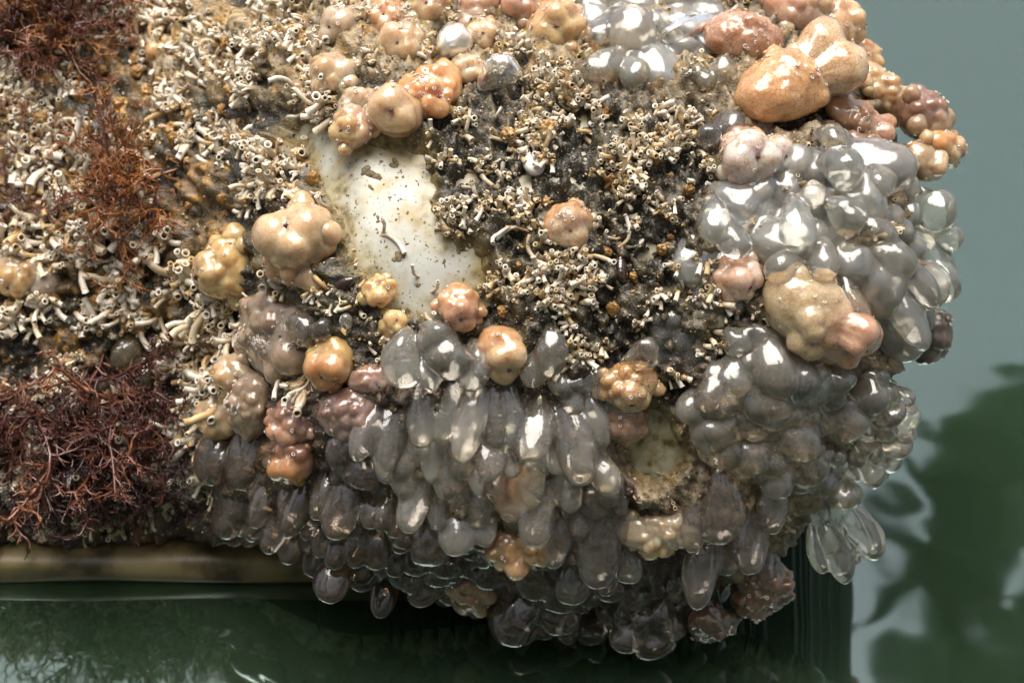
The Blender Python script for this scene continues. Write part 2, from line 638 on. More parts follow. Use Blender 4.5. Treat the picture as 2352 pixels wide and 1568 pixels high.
def sph_exit(d, c, r):
    b = d @ c
    disc = b * b - (c @ c - r * r)
    return np.where(disc > 0, np.maximum(b + np.sqrt(np.maximum(disc, 0)), 0.02), 0.02)


def ell_exit(d, ax):
    return 1 / np.sqrt((d[:, 0] / ax[0]) ** 2 + (d[:, 1] / ax[1]) ** 2 + (d[:, 2] / ax[2]) ** 2)


# ring (tiny coiled worm) for the grit living on the squirts
def coil(rng_):
    n, k = 9, 5
    vs, fs = [], []
    turns = rng_.uniform(0.7, 1.3) * 2 * math.pi
    for i in range(n):
        t = i / (n - 1); a = t * turns; rr = 0.45 + 0.55 * t
        c = np.array([rr * math.cos(a), rr * math.sin(a), 0.25 + 0.25 * t])
        o = np.array([math.cos(a), math.sin(a), 0])
        for j in range(k):
            b = 2 * math.pi * j / k
            vs.append(c + (0.2 + 0.16 * t) * (o * math.cos(b) + np.array([0, 0, 1]) * math.sin(b)))
    for i in range(n - 1):
        for j in range(k):
            fs.append((i * k + j, i * k + (j + 1) % k, (i + 1) * k + (j + 1) % k, (i + 1) * k + j))
    return np.array(vs), np.array(fs)


COILS = [coil(rng) for _ in range(5)]


def squirt(label, x, y, rx, ry, ang=90, el=35, n=4, col=(0.6, 0.42, 0.26), tip=None, vein=0.25, lift=0.35, seed=0, warty=0.0,
           grit=14, lob=0.47, name='sea_squirt', bul=13, hump=True, buds=0, thick=0.85, noise=0.08, group=None, el2=None):
    r_ = np.random.default_rng(seed * 31 + int(x) * 7 + int(y))
    p, nrm, ok = hit(x, y)
    if lift > 0.0: EXCL.append((x, y, rx * 0.9, ry * 0.9, ang))
    tx, ty, tz = frame_on(nrm, ang)
    mn = min(rx, ry)
    unit = px(1, p)
    ax = np.array([rx, ry, mn * thick])
    d, f = ICO[5 if max(rx, ry) > 70 else 4]
    e = rad(el)
    s = np.array([math.cos(e), 0, math.sin(e)])
    rs = ell_exit(s[None], ax)[0]
    rads = [ell_exit(d, ax)]
    # lobes around the siphon
    t1 = np.cross(s, [0, 1, 0]); t1 /= np.linalg.norm(t1); t2 = np.cross(s, t1)
    ph = r_.uniform(0, 6.28)
    nl_ = n + 1 if n > 2 else n
    for k in range(nl_):
        a = ph + 2 * math.pi * k / nl_ + r_.uniform(-0.45, 0.45)
        lr = mn * lob * r_.uniform(0.6, 1.35)
        c = s * (rs - lr * 0.32) + (t1 * math.cos(a) + t2 * math.sin(a)) * mn * lob * r_.uniform(0.8, 1.0)
        rads.append(sph_exit(d, c, lr))
    # second, sideways siphon hump
    if n and hump:
        s2 = np.array([-0.25 + r_.normal() * .2, r_.choice([-1, 1]) * 0.75, 0.75]); s2 /= np.linalg.norm(s2)
        rs2 = ell_exit(s2[None], ax)[0]
        u1 = np.cross(s2, [1, 0, 0]); u1 /= np.linalg.norm(u1); u2 = np.cross(s2, u1)
        for k in range(3):
            a = 2 * math.pi * k / 3 + r_.uniform(-.5, .5)
            lr = mn * lob * r_.uniform(0.5, 0.85)
            rads.append(sph_exit(d, s2 * (rs2 - lr * .4) + (u1 * math.cos(a) + u2 * math.sin(a)) * mn * lob * .6, lr))
    # a few side bulges
    for k in range(bul):
        q = r_.normal(size=3); q[2] = abs(q[2]) * 0.8; q /= np.linalg.norm(q)
        R0 = ell_exit(q[None], ax)[0]
        lr = mn * r_.uniform(0.20, 0.46)
        rads.append(sph_exit(d, q * (R0 - lr * 0.58), lr))
    rads = np.array(rads)
    P = 46.0
    r = (np.sum((rads / mn) ** P, axis=0)) ** (1 / P) * mn
    r *= 1 + noise * fbm(d * 2.2 + seed, 5, 3) + 0.006 * fbm(d * 9 + seed, 9, 2)
    if warty:
        wn = fbm(d * 9 + seed, 77, 2)
        r *= 1 + warty * np.clip(wn, -0.1, 1)
    v = d * r[:, None]
    cosn = d @ s
    col = tuple(np.array(col) * .8 + .2 * np.array([0.60, 0.46, 0.33]))
    tipc = np.array(tip if tip is not None else [min(1, c_ * 1.15 + 0.06) for c_ in col])
    cols = lerp(np.array(col)[None], tipc[None], sstep(0.2, 0.9, cosn)[:, None])
    cols *= (1 + 0.18 * fbm(d * 3 + seed * 1.7, 13, 3))[:, None]
    # creases coloured darker and browner
    srt = np.sort(rads, axis=0)
    cre = sstep(0.02, 0.0, (srt[-1] - srt[-2]) / mn) * (cosn > 0.2)
    cols = lerp(cols, (np.array(col) * [0.55, 0.40, 0.30])[None], (cre * 0.45)[:, None])
    cols = np.concatenate([np.clip(cols, 0, 0.9), np.full((len(d), 1), vein)], 1)
    me = mesh_np('body', v * unit, f, cols, mat=M['squirt'])
    root = link(name, None)
    root.matrix_world = Matrix.Translation(p + tz * (lift * 0.8 * px(mn * thick, p) + 0.003)) @ Matrix((tx, ty, tz)).transposed().to_4x4()
    bd = link('body', me, root)
    for k in range(buds):
        a = r_.uniform(0, 6.28)
        br = mn * r_.uniform(.26, .46)
        q, fq = ICO[3]
        lobes_ = [np.full(len(q), 1.0)]
        for j in range(4):
            u_ = r_.normal(size=3); u_[2] = abs(u_[2]); u_ /= np.linalg.norm(u_)
            lobes_.append(sph_exit(q, u_ * .62, .62 * r_.uniform(.8, 1.1)))
        rq = (np.sum(np.array(lobes_) ** 30, axis=0)) ** (1 / 30)
        cb = lerp(np.array(col), tipc, r_.uniform(.2, .9)) * r_.uniform(.85, 1.1)
        cb = np.concatenate([np.tile(np.clip(cb, 0, .9), (len(q), 1)), np.full((len(q), 1), vein)], 1)
        bo = link('bud', mesh_np('bud', q * rq[:, None] * br * unit, fq, cb, mat=M['squirt']), root)
        bo.location = Vector((math.cos(a) * rx * .98, math.sin(a) * ry * .98, mn * thick * r_.uniform(-.45, .1))) * unit
    if n:
        # star-shaped closed siphon
        k = 5
        vs = [s * 0.10 * mn]
        for i in range(2 * k):
            a = ph + math.pi * i / k
            rr = mn * (0.15 if i % 2 == 0 else 0.04) * r_.uniform(0.8, 1.2)
            vs.append((t1 * math.cos(a) + t2 * math.sin(a)) * rr)
        vs.append(-s * 0.12 * mn)
        i0 = int(np.argmax(cosn))
        vs = (np.array(vs) + s * (r[i0] + 0.01 * mn)) * unit
        fs = [(0, i, i % (2 * k) + 1) for i in range(1, 2 * k + 1)] + [(2 * k + 1, i % (2 * k) + 1, i) for i in range(1, 2 * k + 1)]
        link('siphon', mesh_np('siphon', vs, fs, mat=M['slit']), root)
    if grit:
        up_ok = np.where(d[:, 2] > 0.15)[0]
        ctr = d[r_.choice(up_ok, 3)]
        vv, ff, off = [], [], 0
        for g in range(grit):
            q = ctr[g % 3] + r_.normal(size=3) * 0.28
            q /= np.linalg.norm(q)
            i0 = int(np.argmax(d @ q))
            cv, cf = COILS[g % 5]
            z = d[i0]; a = np.cross(z, [0.3, 0.9, 0.1]); a /= np.linalg.norm(a); b = np.cross(z, a)
            th = r_.uniform(0, 6.28); a, b = a * math.cos(th) + b * math.sin(th), b * math.cos(th) - a * math.sin(th)
            sz = r_.uniform(3.0, 5.5)
            vv.append(v[i0] + (cv @ np.array([a, b, z])) * sz); ff.append(cf + off); off += len(cv)
        gm = mesh_np('coiled_worms', np.concatenate(vv) * unit, np.concatenate(ff), np.full((off, 3), 0.72) * [1, 0.88, 0.78], mat=M['tube'])
        tag(link('coiled_worms', gm, bd), kind='stuff')
    tag(root, label, 'sea squirt', group)
    return root


PEACH = (0.60, 0.32, 0.14); CREAM = (0.62, 0.44, 0.22); YEL = (0.60, 0.39, 0.13); ORNG = (0.64, 0.28, 0.07); PINK = (0.56, 0.34, 0.23)
GREY = (0.50, 0.38, 0.25); MAR = (0.20, 0.075, 0.05); TAN = (0.42, 0.30, 0.17); BRN = (0.24, 0.12, 0.055)
PALE = (0.66, 0.48, 0.29)
# label, x, y, rx, ry, ang, el, lobes, colour, extras
SQ = [
    ('large peach sea squirt with lobed top beside the bare cream patch', 725, 572, 105, 88, -20, 55, 5, PEACH, dict(tip=PALE, grit=34, lift=.5)),
    ('yellowish cream sea squirt pressed against the large peach one', 560, 612, 68, 78, 150, 60, 5, YEL, dict(tip=CREAM, lift=.5)),
    ('pale three-lobed sea squirt hanging at the top corner of the bare patch', 783, 190, 46, 60, 90, 50, 3, GREY, dict(tip=PALE, lift=.7)),
    ('grey-pink sea squirt squeezed between two lobed ones', 838, 262, 42, 58, 90, 60, 3, GREY, dict(lift=.6)),
    ('rounded cream sea squirt drooping over the top of the bare patch', 825, 315, 56, 46, 110, 50, 4, PINK, dict(tip=CREAM, lift=.8)),
    ('peach sea squirt with four fat lobes above the bare patch', 915, 285, 66, 64, 100, 55, 5, PEACH, dict(tip=PALE, lift=.8)),
    ('curled orange sea squirt with a ring of white worms on its rim', 985, 245, 58, 88, 60, 40, 3, ORNG, dict(lift=.8, grit=20)),
    ('greyish cream sea squirt behind the glassy round bubble', 925, 120, 60, 52, 100, 50, 5, GREY, dict(tip=PALE, grit=18)),
    ('small yellow sea squirt with a pinhole mouth near the top edge', 990, 30, 55, 48, 100, 50, 4, YEL, dict(tip=PALE)),
    ('dusty orange sea squirt half buried in white worm tubes', 885, 62, 60, 45, 90, 60, 3, PEACH, dict(grit=30)),
    ('pinkish brown sea squirt beside the golden crust', 800, 85, 50, 55, 90, 60, 4, GREY, dict(grit=16)),
    ('knobbly cream sea squirt right of the glassy bubble', 1110, 95, 45, 42, 90, 50, 5, PINK, dict(tip=PALE)),
    ('big peach sea squirt mass under the top rim', 1100, 22, 80, 50, 90, 60, 3, PINK, dict(grit=10)),
    ('rosy sea squirt beside the peach mass under the top rim', 1195, 30, 60, 52, 90, 60, 4, PEACH, dict(tip=PINK, grit=8)),
    ('cream sea squirt under the peach rim with worm tubes around it', 1075, 175, 48, 40, 90, 55, 4, GREY, dict(tip=PALE)),
    ('soft orange sea squirt next to the pale jelly bunch', 1275, 85, 62, 68, 90, 50, 4, PEACH, dict(tip=CREAM)),
    ('golden sea squirt dome among white tubes near red seaweed', 388, 150, 36, 34, 80, 55, 2, YEL, dict(tip=CREAM, lift=.9, grit=6)),
    ('little golden sea squirt bud beside the golden dome', 440, 190, 22, 20, 80, 50, 2, YEL, dict(lift=.9, grit=3)),
    ('little amber sea squirt bud standing apart in worm tubes', 500, 192, 20, 26, 80, 50, 2, YEL, dict(lift=.9, grit=2)),
    ('warty pink-brown sea squirt left of the big orange one', 1700, 115, 66, 92, -80, 45, 0, (0.50, 0.26, 0.15), dict(vein=.75, warty=.06, bul=3, tip=PINK, lift=.6, grit=30)),
    ('pink-cream sea squirt topping the pontoon corner', 1815, 45, 95, 62, -30, 50, 4, PINK, dict(tip=PALE, lift=.4, grit=12)),
    ('cream fingered sea squirt against the water at the corner', 1890, 85, 62, 60, -20, 40, 5, PEACH, dict(tip=PALE, lift=.5)),
    ('pale orange sea squirt peeking behind the big orange one', 1955, 150, 48, 42, -20, 40, 3, ORNG, dict(tip=CREAM, lift=.4)),
    ('big smooth orange sea squirt with a raised pale spout', 1795, 232, 146, 84, -38, 14, 3, (0.62, 0.32, 0.11), dict(vein=.6, warty=.02, tip=PALE, lift=.75, grit=22, lob=.62, bul=4, hump=False, noise=.13)),
    ('cream sea squirt with blunt mouth pointing out over the water', 1990, 232, 88, 52, 5, 15, 3, (0.62, 0.42, 0.2), dict(tip=PALE, lift=.7, vein=.4, grit=18)),
    ('brownish sea squirt under the blunt-mouthed cream one', 1955, 300, 92, 48, 15, 25, 2, (0.40, 0.20, 0.10), dict(tip=PINK, lift=.5, vein=.5)),
    ('dark purple-brown sea squirt at the outer rim', 2085, 275, 60, 78, 60, 30, 3, MAR, dict(tip=TAN, lift=.4)),
    ('orange sea squirt on the outer rim over the water', 2140, 345, 44, 84, 90, 35, 3, ORNG, dict(tip=PALE, lift=.3)),
    ('small sea squirt with a crown of cream buds at the rim', 2085, 385, 52, 45, 20, 40, 5, TAN, dict(tip=PALE, lift=.7)),
    ('brown sea squirt stretched towards the crown of buds', 1990, 370, 80, 45, 10, 30, 0, (0.2, 0.11, 0.07), dict(lift=.4, grit=8)),
    ('pearly pink sea squirt with bunched white lobes', 1712, 385, 80, 66, 70, 60, 6, PINK, dict(tip=(0.78, 0.68, 0.60), lift=.6, vein=.4, grit=16)),
    ('pearly lobed sea squirt tucked beside the pink bunch', 1778, 372, 45, 52, 60, 50, 5, GREY, dict(tip=(0.74, 0.66, 0.6), lift=.6)),
    ('pink sea squirt with a tight dark star mouth', 1688, 640, 50, 58, 40, 50, 4, PINK, dict(tip=(0.74, 0.56, 0.46), lift=.7, grit=3)),
    ('large mottled yellow-cream sea squirt with a thick pink lip', 1865, 722, 145, 92, 35, 25, 3, (0.55, 0.42, 0.24), dict(tip=PINK, lift=.5, vein=.4, grit=14, bul=3)),
    ('peach sea squirt rising from the dark crust', 1302, 528, 50, 58, 80, 55, 4, PEACH, dict(tip=(0.66, 0.5, 0.34), lift=.7, vein=.5, grit=14)),
    ('pink-orange bubbly sea squirt at the foot of the bare patch', 1055, 702, 54, 48, 80, 55, 5, PEACH, dict(tip=PINK, lift=.9, grit=2)),
    ('ragged yellow sea squirt left of the bare patch foot', 870, 668, 32, 40, 80, 40, 3, YEL, dict(lift=.7, grit=3, noise=.2)),
    ('yellow and pink sea squirt with a black star mouth', 788, 822, 54, 60, 70, 58, 5, YEL, dict(tip=PEACH, lift=.7, grit=4)),
    ('orange sea squirt beside the clear jelly bubbles', 1150, 800, 62, 60, 60, 55, 4, PEACH, dict(tip=PALE, lift=.55, grit=2)),
    ('small yellow sea squirt with a red star mouth', 905, 745, 36, 32, -60, 60, 4, YEL, dict(lift=.7, grit=3)),
    ('long drab sea squirt sprinkled with coiled worms', 655, 770, 100, 150, 100, 60, 0, (0.24, 0.17, 0.11), dict(lift=.25, grit=90, thick=.5, noise=.12)),
    ('pale glossy three-lobed sea squirt on the drab one', 585, 855, 46, 52, 100, 55, 3, GREY, dict(tip=PALE, lift=1.2, grit=4)),
    ('tan sea squirt with a closed cleft drooping towards the seaweed', 540, 955, 48, 70, 100, 35, 2, TAN, dict(tip=CREAM, lift=1.0, grit=12)),
    ('drab slimy sea squirt bridging the tan one and the maroon one', 615, 925, 80, 62, 120, 60, 0, (0.26, 0.18, 0.11), dict(lift=.6, grit=50, noise=.1)),
    ('maroon sea squirt with a pale knot of lobes', 705, 965, 52, 75, 90, 50, 4, MAR, dict(tip=PINK, lift=.9, grit=4)),
    ('dark red sea squirt with cream knuckles below the maroon one', 715, 1035, 58, 52, 90, 45, 4, (0.25, 0.09, 0.05), dict(tip=PEACH, lift=1.0, grit=8)),
    ('purple slimy sea squirt beside the maroon one', 820, 940, 60, 80, 90, 60, 0, (0.16, 0.075, 0.07), dict(lift=.5, grit=4, noise=.15)),
    ('mauve crinkled sea squirt below the yellow and pink one', 860, 862, 34, 62, 80, 60, 0, (0.34, 0.20, 0.16), dict(lift=.9, grit=0, warty=.12, noise=.15)),
    ('golden netted sea squirt with cream beads', 1440, 870, 50, 72, 80, 45, 5, (0.5, 0.3, 0.11), dict(tip=PALE, lift=1.0, vein=.8, grit=4)),
    ('dark red-brown sea squirt under the netted golden one', 1435, 958, 55, 52, 90, 40, 0, (0.22, 0.10, 0.05), dict(lift=.4, vein=.5, grit=5)),
    ('cream sea squirt with a cross-shaped mouth among white tubes', 48, 635, 46, 66, 110, 55, 4, TAN, dict(tip=CREAM, lift=.7, grit=4)),
    ('grey limp sea squirt beside the cross-mouthed one', 100, 650, 40, 50, 80, 60, 0, (0.22, 0.18, 0.14), dict(lift=.6, grit=2)),
    ('amber sea squirt glowing between hanging grey jellies', 1195, 1235, 58, 88, 90, 40, 2, (0.50, 0.29, 0.12), dict(lift=.35, grit=6, noise=.12)),
    ('peach sea squirt showing through grey jelly', 1190, 1120, 62, 60, 90, 50, 0, (0.66, 0.42, 0.24), dict(lift=.1, grit=0)),
    ('brown-orange sea squirt low under the jelly fan', 1085, 1325, 62, 60, 90, 40, 2, (0.30, 0.17, 0.08), dict(lift=.25, grit=4)),
    ('pale ridged sea squirt between hanging jelly columns', 1505, 1195, 46, 100, 90, 25, 3, (0.5, 0.42, 0.29), dict(tip=CREAM, lift=.9, grit=4, noise=.1)),
    ('rusty brown sea squirt under the long jelly columns', 1742, 1335, 78, 66, 90, 20, 0, (0.12, 0.05, 0.02), dict(lift=.1, grit=14, vein=.5, noise=.25, warty=.1)),
    ('dark brown sea squirt lowest on the pontoon', 1630, 1410, 75, 48, 70, 20, 0, (0.04, 0.016, 0.01), dict(lift=.2, grit=8, noise=.25, warty=.1)),
    ('black-brown lump of sea squirt by the green ring on the water', 2112, 762, 66, 58, 60, 20, 0, (0.02, 0.01, 0.008), dict(lift=.2, grit=16, noise=.28, warty=.1)),
    ('olive-green sea squirt bead in the dark hollow', 1625, 725, 36, 42, 90, 50, 0, (0.09, 0.11, 0.06), dict(lift=.5, grit=0)),
]
for i, a in enumerate(SQ):
    kw = dict(a[9])
    if a[7] >= 3 and a[3] < 120: kw.setdefault('buds', 4)
    squirt(a[0], a[1], a[2], a[3], a[4], ang=a[5], el=a[6], n=a[7], col=a[8], seed=i, **kw)

# ------------------------------------------------------------------ clear jelly squirts
def lobe_mesh(seed, stretch, crinkle=0.0):
    """blunt sac: slightly narrower root (z=-1), full round tip (z=+1)"""
    d, f = ICO[4]
    z = d[:, 2]
    rho = np.hypot(d[:, 0], d[:, 1]) + 1e-6
    pw = np.where(z > 0, 3.0, 2.3)
    nr = (1 - np.abs(z) ** pw) ** (1 / 2.1)
    wdt = 0.60 + 0.40 * sstep(-1.0, 0.35, z)
    v = np.stack([d[:, 0] / rho * nr * wdt, d[:, 1] / rho * nr * wdt, z], 1)
    n = fbm(d * 1.2 + seed * 3.1, seed, 2)
    v[:, :2] *= (1 + 0.22 * n)[:, None]
    v[:, 2] *= 1 + 0.08 * fbm(d * 1.5 + seed, seed + 40, 2)
    v[:, 0] += 0.13 * np.sin(z * 2.2 + seed)
    v[:, 1] += 0.08 * np.cos(z * 2.0 + seed * 1.7)
    if crinkle: v[:, :2] *= (1 + crinkle * fbm(d * np.array([2.6, 2.6, 0.9]) + seed, seed + 9, 2))[:, None]
    return mesh_np('lobe', v, f, mat=M['jelly'])


LOBES = [lobe_mesh(s, 1, 0.0 if s < 8 else 0.14) for s in range(14)]


def lobe(parent_inv, parent, x, y, ln, wd, ang, tilt, lift, col, alpha, r_, name='lobe', thick=0.8, bvh=None):
    p, n, ok = hit(x, y, bvh)
    tx, ty, tz = frame_on(n, ang, 0.45 if ok else 0.1)
    t = rad(tilt)
    a = (tx * math.cos(t) + tz * math.sin(t)).normalized()
    up = (tz - a * tz.dot(a)).normalized()
    sd = a.cross(up)
    u = px(1, p)
    c = p + tz * (lift * u)
    m = Matrix((sd * (wd * u / 2), up * (wd * thick * u / 2), a * (ln * u / 2))).transposed().to_4x4()
    o = link(name, LOBES[int(r_.integers(len(LOBES)))], parent)
    mw = Matrix.Translation(c) @ m
    o.matrix_local = (parent_inv @ mw) if parent is not None else mw
    j = r_.uniform(0.88, 1.1)
    o.color = (min(1, col[0] * j), min(1, col[1] * j), min(1, col[2] * j), float(np.clip(alpha + r_.uniform(-.03, .03), 0, 1)))
    return o


def jelly_root(name, x, y):
    p, n, ok = hit(x, y)
    root = link(name, None)
    root.location = p
    return root, Matrix.Translation(-p)


def meld(root, gut=None, iters=4, vox=0.0012):
    """melt the lobes of one animal or colony into one jelly skin, each lobe keeping its own piece of it"""
    kids = list(root.children)
    vv, ff, off, mats = [], [], 0, []
    for ch in kids:
        me_ = ch.data
        n = len(me_.vertices)
        co = np.empty(n * 3, dtype=np.float32); me_.vertices.foreach_get('co', co)
        m_ = np.array(ch.matrix_basis); mats.append(m_)
        vv.append(co.reshape(-1, 3) @ m_[:3, :3].T + m_[:3, 3])
        fi = np.empty(len(me_.polygons) * 3, dtype=np.int32); me_.loops.foreach_get('vertex_index', fi)
        ff.append(fi.reshape(-1, 3) + off); off += n
    tmp = bpy.data.objects.new('tmp', mesh_np('tmp', np.concatenate(vv), np.concatenate(ff)))
    COL.objects.link(tmp)
    md = tmp.modifiers.new('r', 'REMESH'); md.mode = 'VOXEL'; md.voxel_size = vox; md.use_smooth_shade = True
    ms = tmp.modifiers.new('s', 'SMOOTH'); ms.factor = 0.55; ms.iterations = iters
    dg = bpy.context.evaluated_depsgraph_get()
    me_ = bpy.data.meshes.new_from_object(tmp.evaluated_get(dg))
    bpy.data.objects.remove(tmp)
    n = len(me_.vertices); nf = len(me_.polygons)
    co = np.empty(n * 3, dtype=np.float32); me_.vertices.foreach_get('co', co); co = co.reshape(-1, 3)
    no = np.empty(n * 3, dtype=np.float32); me_.vertices.foreach_get('normal', no); no = no.reshape(-1, 3)
    fi = np.empty(nf * 4, dtype=np.int32); me_.loops.foreach_get('vertex_index', fi); fi = fi.reshape(-1, 4)
    fc = co[fi].mean(1)
    best = np.full(nf, 1e9); own = np.zeros(nf, int)
    for i, m_ in enumerate(mats):
        q = (fc - m_[:3, 3]) @ np.linalg.inv(m_[:3, :3]).T
        d = (q ** 2).sum(1)
        k = d < best
        best[k] = d[k]; own[k] = i
    for i, ch in enumerate(kids):
        f_ = fi[own == i]
        if len(f_) < 6:
            bpy.data.objects.remove(ch); continue
        v_, f2, n_ = compact(co, f_, no)
        c0 = mats[i][:3, 3]
        nm = mesh_np('lobe', v_ - c0, f2, mat=M['jelly'])
        nm.normals_split_custom_set_from_vertices(n_.tolist())
        ch.data = nm
        ch.matrix_basis = Matrix.Translation(Vector(c0))
        if gut is not None and len(f_) > 60:
            g = link('gut', GUTS[i % len(GUTS)], ch)
            m3 = mats[i][:3, :3] * np.array([.42, .40, .55])[None]
            g.matrix_basis = Matrix(np.block([[m3, (mats[i][:3, 2] * -0.12)[:, None]], [np.zeros((1, 3)), np.ones((1, 1))]]).tolist())
            j = random.uniform(.75, 1.15)
            g.color = (gut[0] * j, gut[1] * j, gut[2] * j, 1)


def gut_mesh(seed):
    d, f = ICO[3]
    r = 1 + .35 * fbm(d * 1.5 + seed, seed, 2)
    return mesh_np('gut', d * r[:, None], f, mat=M['gut'])


def mat_gut():
    m, nt, b = newmat('cloudy_inner_tissue')
    oi = node(nt, 'ShaderNodeObjectInfo')
    n1 = texc(nt, 2.5, detail=3)
    v = ramp(nt, n1.outputs['Fac'], [(0.3, (0.7, 0.65, 0.6)), (0.7, (1.0, 1.0, 1.0))])
    nt.links.new(mixc(nt, 1.0, oi.outputs['Color'], v, 'MULTIPLY'), b.inputs['Base Color'])
    b.inputs['Roughness'].default_value = 0.5
    b.inputs['Transmission Weight'].default_value = 0.45
    b.inputs['IOR'].default_value = 1.05
    b.inputs['Subsurface Weight'].default_value = 1.0
    b.inputs['Subsurface Scale'].default_value = 0.006
    return m


M['gut'] = mat_gut()
GUTS = [gut_mesh(s_) for s_ in range(4)]


def colony(label, poly, flow, ln, wd, col, alpha, seed, sx=0.56, sy=0.33, tilt=(10, 35), lift=(14, 40), excl=True, group=None, maxn=80, th=(.6, .95), qs=(.62, .85, 1.0, 1.2, 1.4), gut=None):
    """a bunch of overlapping lobes; flow(x,y) gives the hanging direction in degrees (90 = down)"""
    r_ = np.random.default_rng(seed)
    xs = [p[0] for p in poly]; ys = [p[1] for p in poly]
    cx, cy = sum(xs) / len(xs), sum(ys) / len(ys)
    root, inv = jelly_root('jelly_squirt_colony', cx, cy)
    pts = []
    tries = 0
    while tries < 4000 and len(pts) < maxn:
        tries += 1
        x, y = r_.uniform(min(xs), max(xs)), r_.uniform(min(ys), max(ys))
        if sdf(poly, np.array([x]), np.array([y]))[0] < 0: continue
        a = rad(flow(x, y))
        q = r_.choice(qs); L = r_.uniform(*ln) * q; W = r_.uniform(*wd) * q
        ok = True
        for (qx, qy, qa, qL, qW) in pts:
            dx, dy = x - qx, y - qy
            al = dx * math.cos(a) + dy * math.sin(a); ac = -dx * math.sin(a) + dy * math.cos(a)
            if (al / (sy * (L + qL) / 2)) ** 2 + (ac / (sx * (W + qW) / 2)) ** 2 < 1: ok = False; break
        if ok: pts.append((x, y, a, L, W))
    ymin, ymax = min(ys), max(ys)
    for (x, y, a, L, W) in pts:
        prog = (y - ymin) / max(1, ymax - ymin)
        lf = lerp(lift[1], lift[0], prog) + r_.uniform(-6, 6)
        lobe(inv, root, x, y, L, W, math.degrees(a) + r_.uniform(-10, 10), r_.uniform(*tilt), lf, col, alpha, r_, thick=r_.uniform(*th))
        if excl: EXCL.append((x, y, L * 0.45, W * 0.45, math.degrees(a)))
    meld(root, gut, 7)
    tag(root, label, 'sea squirt colony', group)
    return root


JG = (0.98, 0.91, 0.80); JC = (1.0, 0.95, 0.86); JSHADED = (0.70, 0.58, 0.47); JP = (0.62, 0.50, 0.48); JB = (0.80, 0.68, 0.55)  # third tint is darkened, shade of the low colonies put into its colour


def radial(cx, cy, off=0):
    return lambda x, y: math.degrees(math.atan2(y - cy, x - cx)) + off


colony('broad fan of wet grey jelly squirts below the clear bubbles', [(850, 945), (960, 900), (1110, 905), (1240, 915), (1390, 920), (1385, 1060), (1260, 1090), (1220, 1150), (1000, 1165), (920, 1060)],
       lambda x, y: 90 + (1120 - x) * 0.07, (190, 270), (62, 90), JG, 0.89, 101, lift=(22, 60), th=(.45, .7), qs=(.85, 1.0, 1.15), sx=.58, sy=.28, tilt=(14, 36))
colony('shade-darkened jelly squirts hanging beside the cream rail', [(640, 1120), (780, 1110), (930, 1150), (960, 1240), (900, 1310), (780, 1290), (660, 1210)],
       lambda x, y: 105, (150, 230), (60, 88), JSHADED, 0.93, 102, lift=(15, 40), tilt=(14, 32), qs=(.8, 1.0, 1.1), th=(.5, .8))
colony('grey bead-like jelly squirts under the broad fan', [(930, 1180), (1090, 1170), (1150, 1230), (1140, 1320), (1030, 1365), (930, 1310)],
       lambda x, y: 95, (100, 140), (75, 100), JSHADED, 0.93, 103, lift=(15, 35))
colony('heaped grey jelly squirts bulging at the pontoon end', [(1570, 900), (1640, 830), (1760, 790), (1900, 850), (2020, 880), (2050, 960), (2010, 1060), (1900, 1130), (1780, 1100), (1690, 1050), (1600, 1010)],
       radial(1700, 640), (85, 135), (66, 98), JG, 0.905, 104, lift=(25, 70), tilt=(18, 45))
colony('tiny jelly beads at the outer end of the grey heap', [(1960, 840), (2050, 880), (2070, 980), (2040, 1060), (1960, 1110), (1900, 1140), (1930, 1040), (1990, 960)],
       radial(1750, 700), (60, 85), (50, 70), JG, 0.905, 105, lift=(20, 45))
colony('long ribbed jelly columns hanging straight down', [(1560, 1120), (1760, 1110), (1755, 1240), (1710, 1280), (1580, 1280)],
       lambda x, y: 92, (210, 300), (75, 105), (0.72, 0.64, 0.57), 0.905, 106, sx=.6, sy=.34, lift=(30, 50), tilt=(10, 26), qs=(.8, 1.0, 1.1), th=(.5, .8))
colony('slender jelly columns left of the pale ridged squirt', [(1270, 1110), (1420, 1100), (1440, 1250), (1400, 1290), (1290, 1290)],
       lambda x, y: 90, (160, 240), (70, 95), (0.74, 0.68, 0.6), 0.905, 107, sx=.6, sy=.34, lift=(25, 45), tilt=(10, 28), th=(.5, .8))
colony('shade-darkened dripping jelly squirts along the pontoon underside', [(1100, 1380), (1230, 1290), (1420, 1310), (1560, 1320), (1650, 1330), (1600, 1430), (1480, 1460), (1350, 1450), (1200, 1440)],
       lambda x, y: 90, (110, 170), (85, 125), JSHADED, 0.93, 108, lift=(5, 30), tilt=(0, 20))
colony('pair of long clear jelly fingers under the grey heap', [(1830, 1170), (1930, 1160), (1970, 1190), (1930, 1280), (1860, 1290)],
       lambda x, y: 75, (130, 180), (62, 82), (0.82, 0.80, 0.70), 0.905, 109, lift=(10, 40), tilt=(0, 20))
colony('shade-darkened glassy jelly drape beside the trailing seaweed', [(500, 1020), (600, 1010), (640, 1090), (610, 1180), (530, 1190)],
       lambda x, y: 110, (150, 200), (80, 110), JSHADED, 0.93, 110, lift=(15, 30), tilt=(0, 20))
colony('mauve jelly squirts around the maroon sea squirt', [(790, 1000), (880, 950), (900, 1060), (880, 1120), (780, 1110)],
       lambda x, y: 90, (80, 120), (60, 80), JP, 0.905, 111, lift=(15, 35))
colony('lumpy grey jelly ridge over the heaped squirts', [(1660, 770), (1740, 745), (1830, 800), (1870, 850), (1800, 860), (1700, 830)],
       lambda x, y: 40, (60, 110), (45, 70), JG, 0.905, 112, lift=(40, 60))
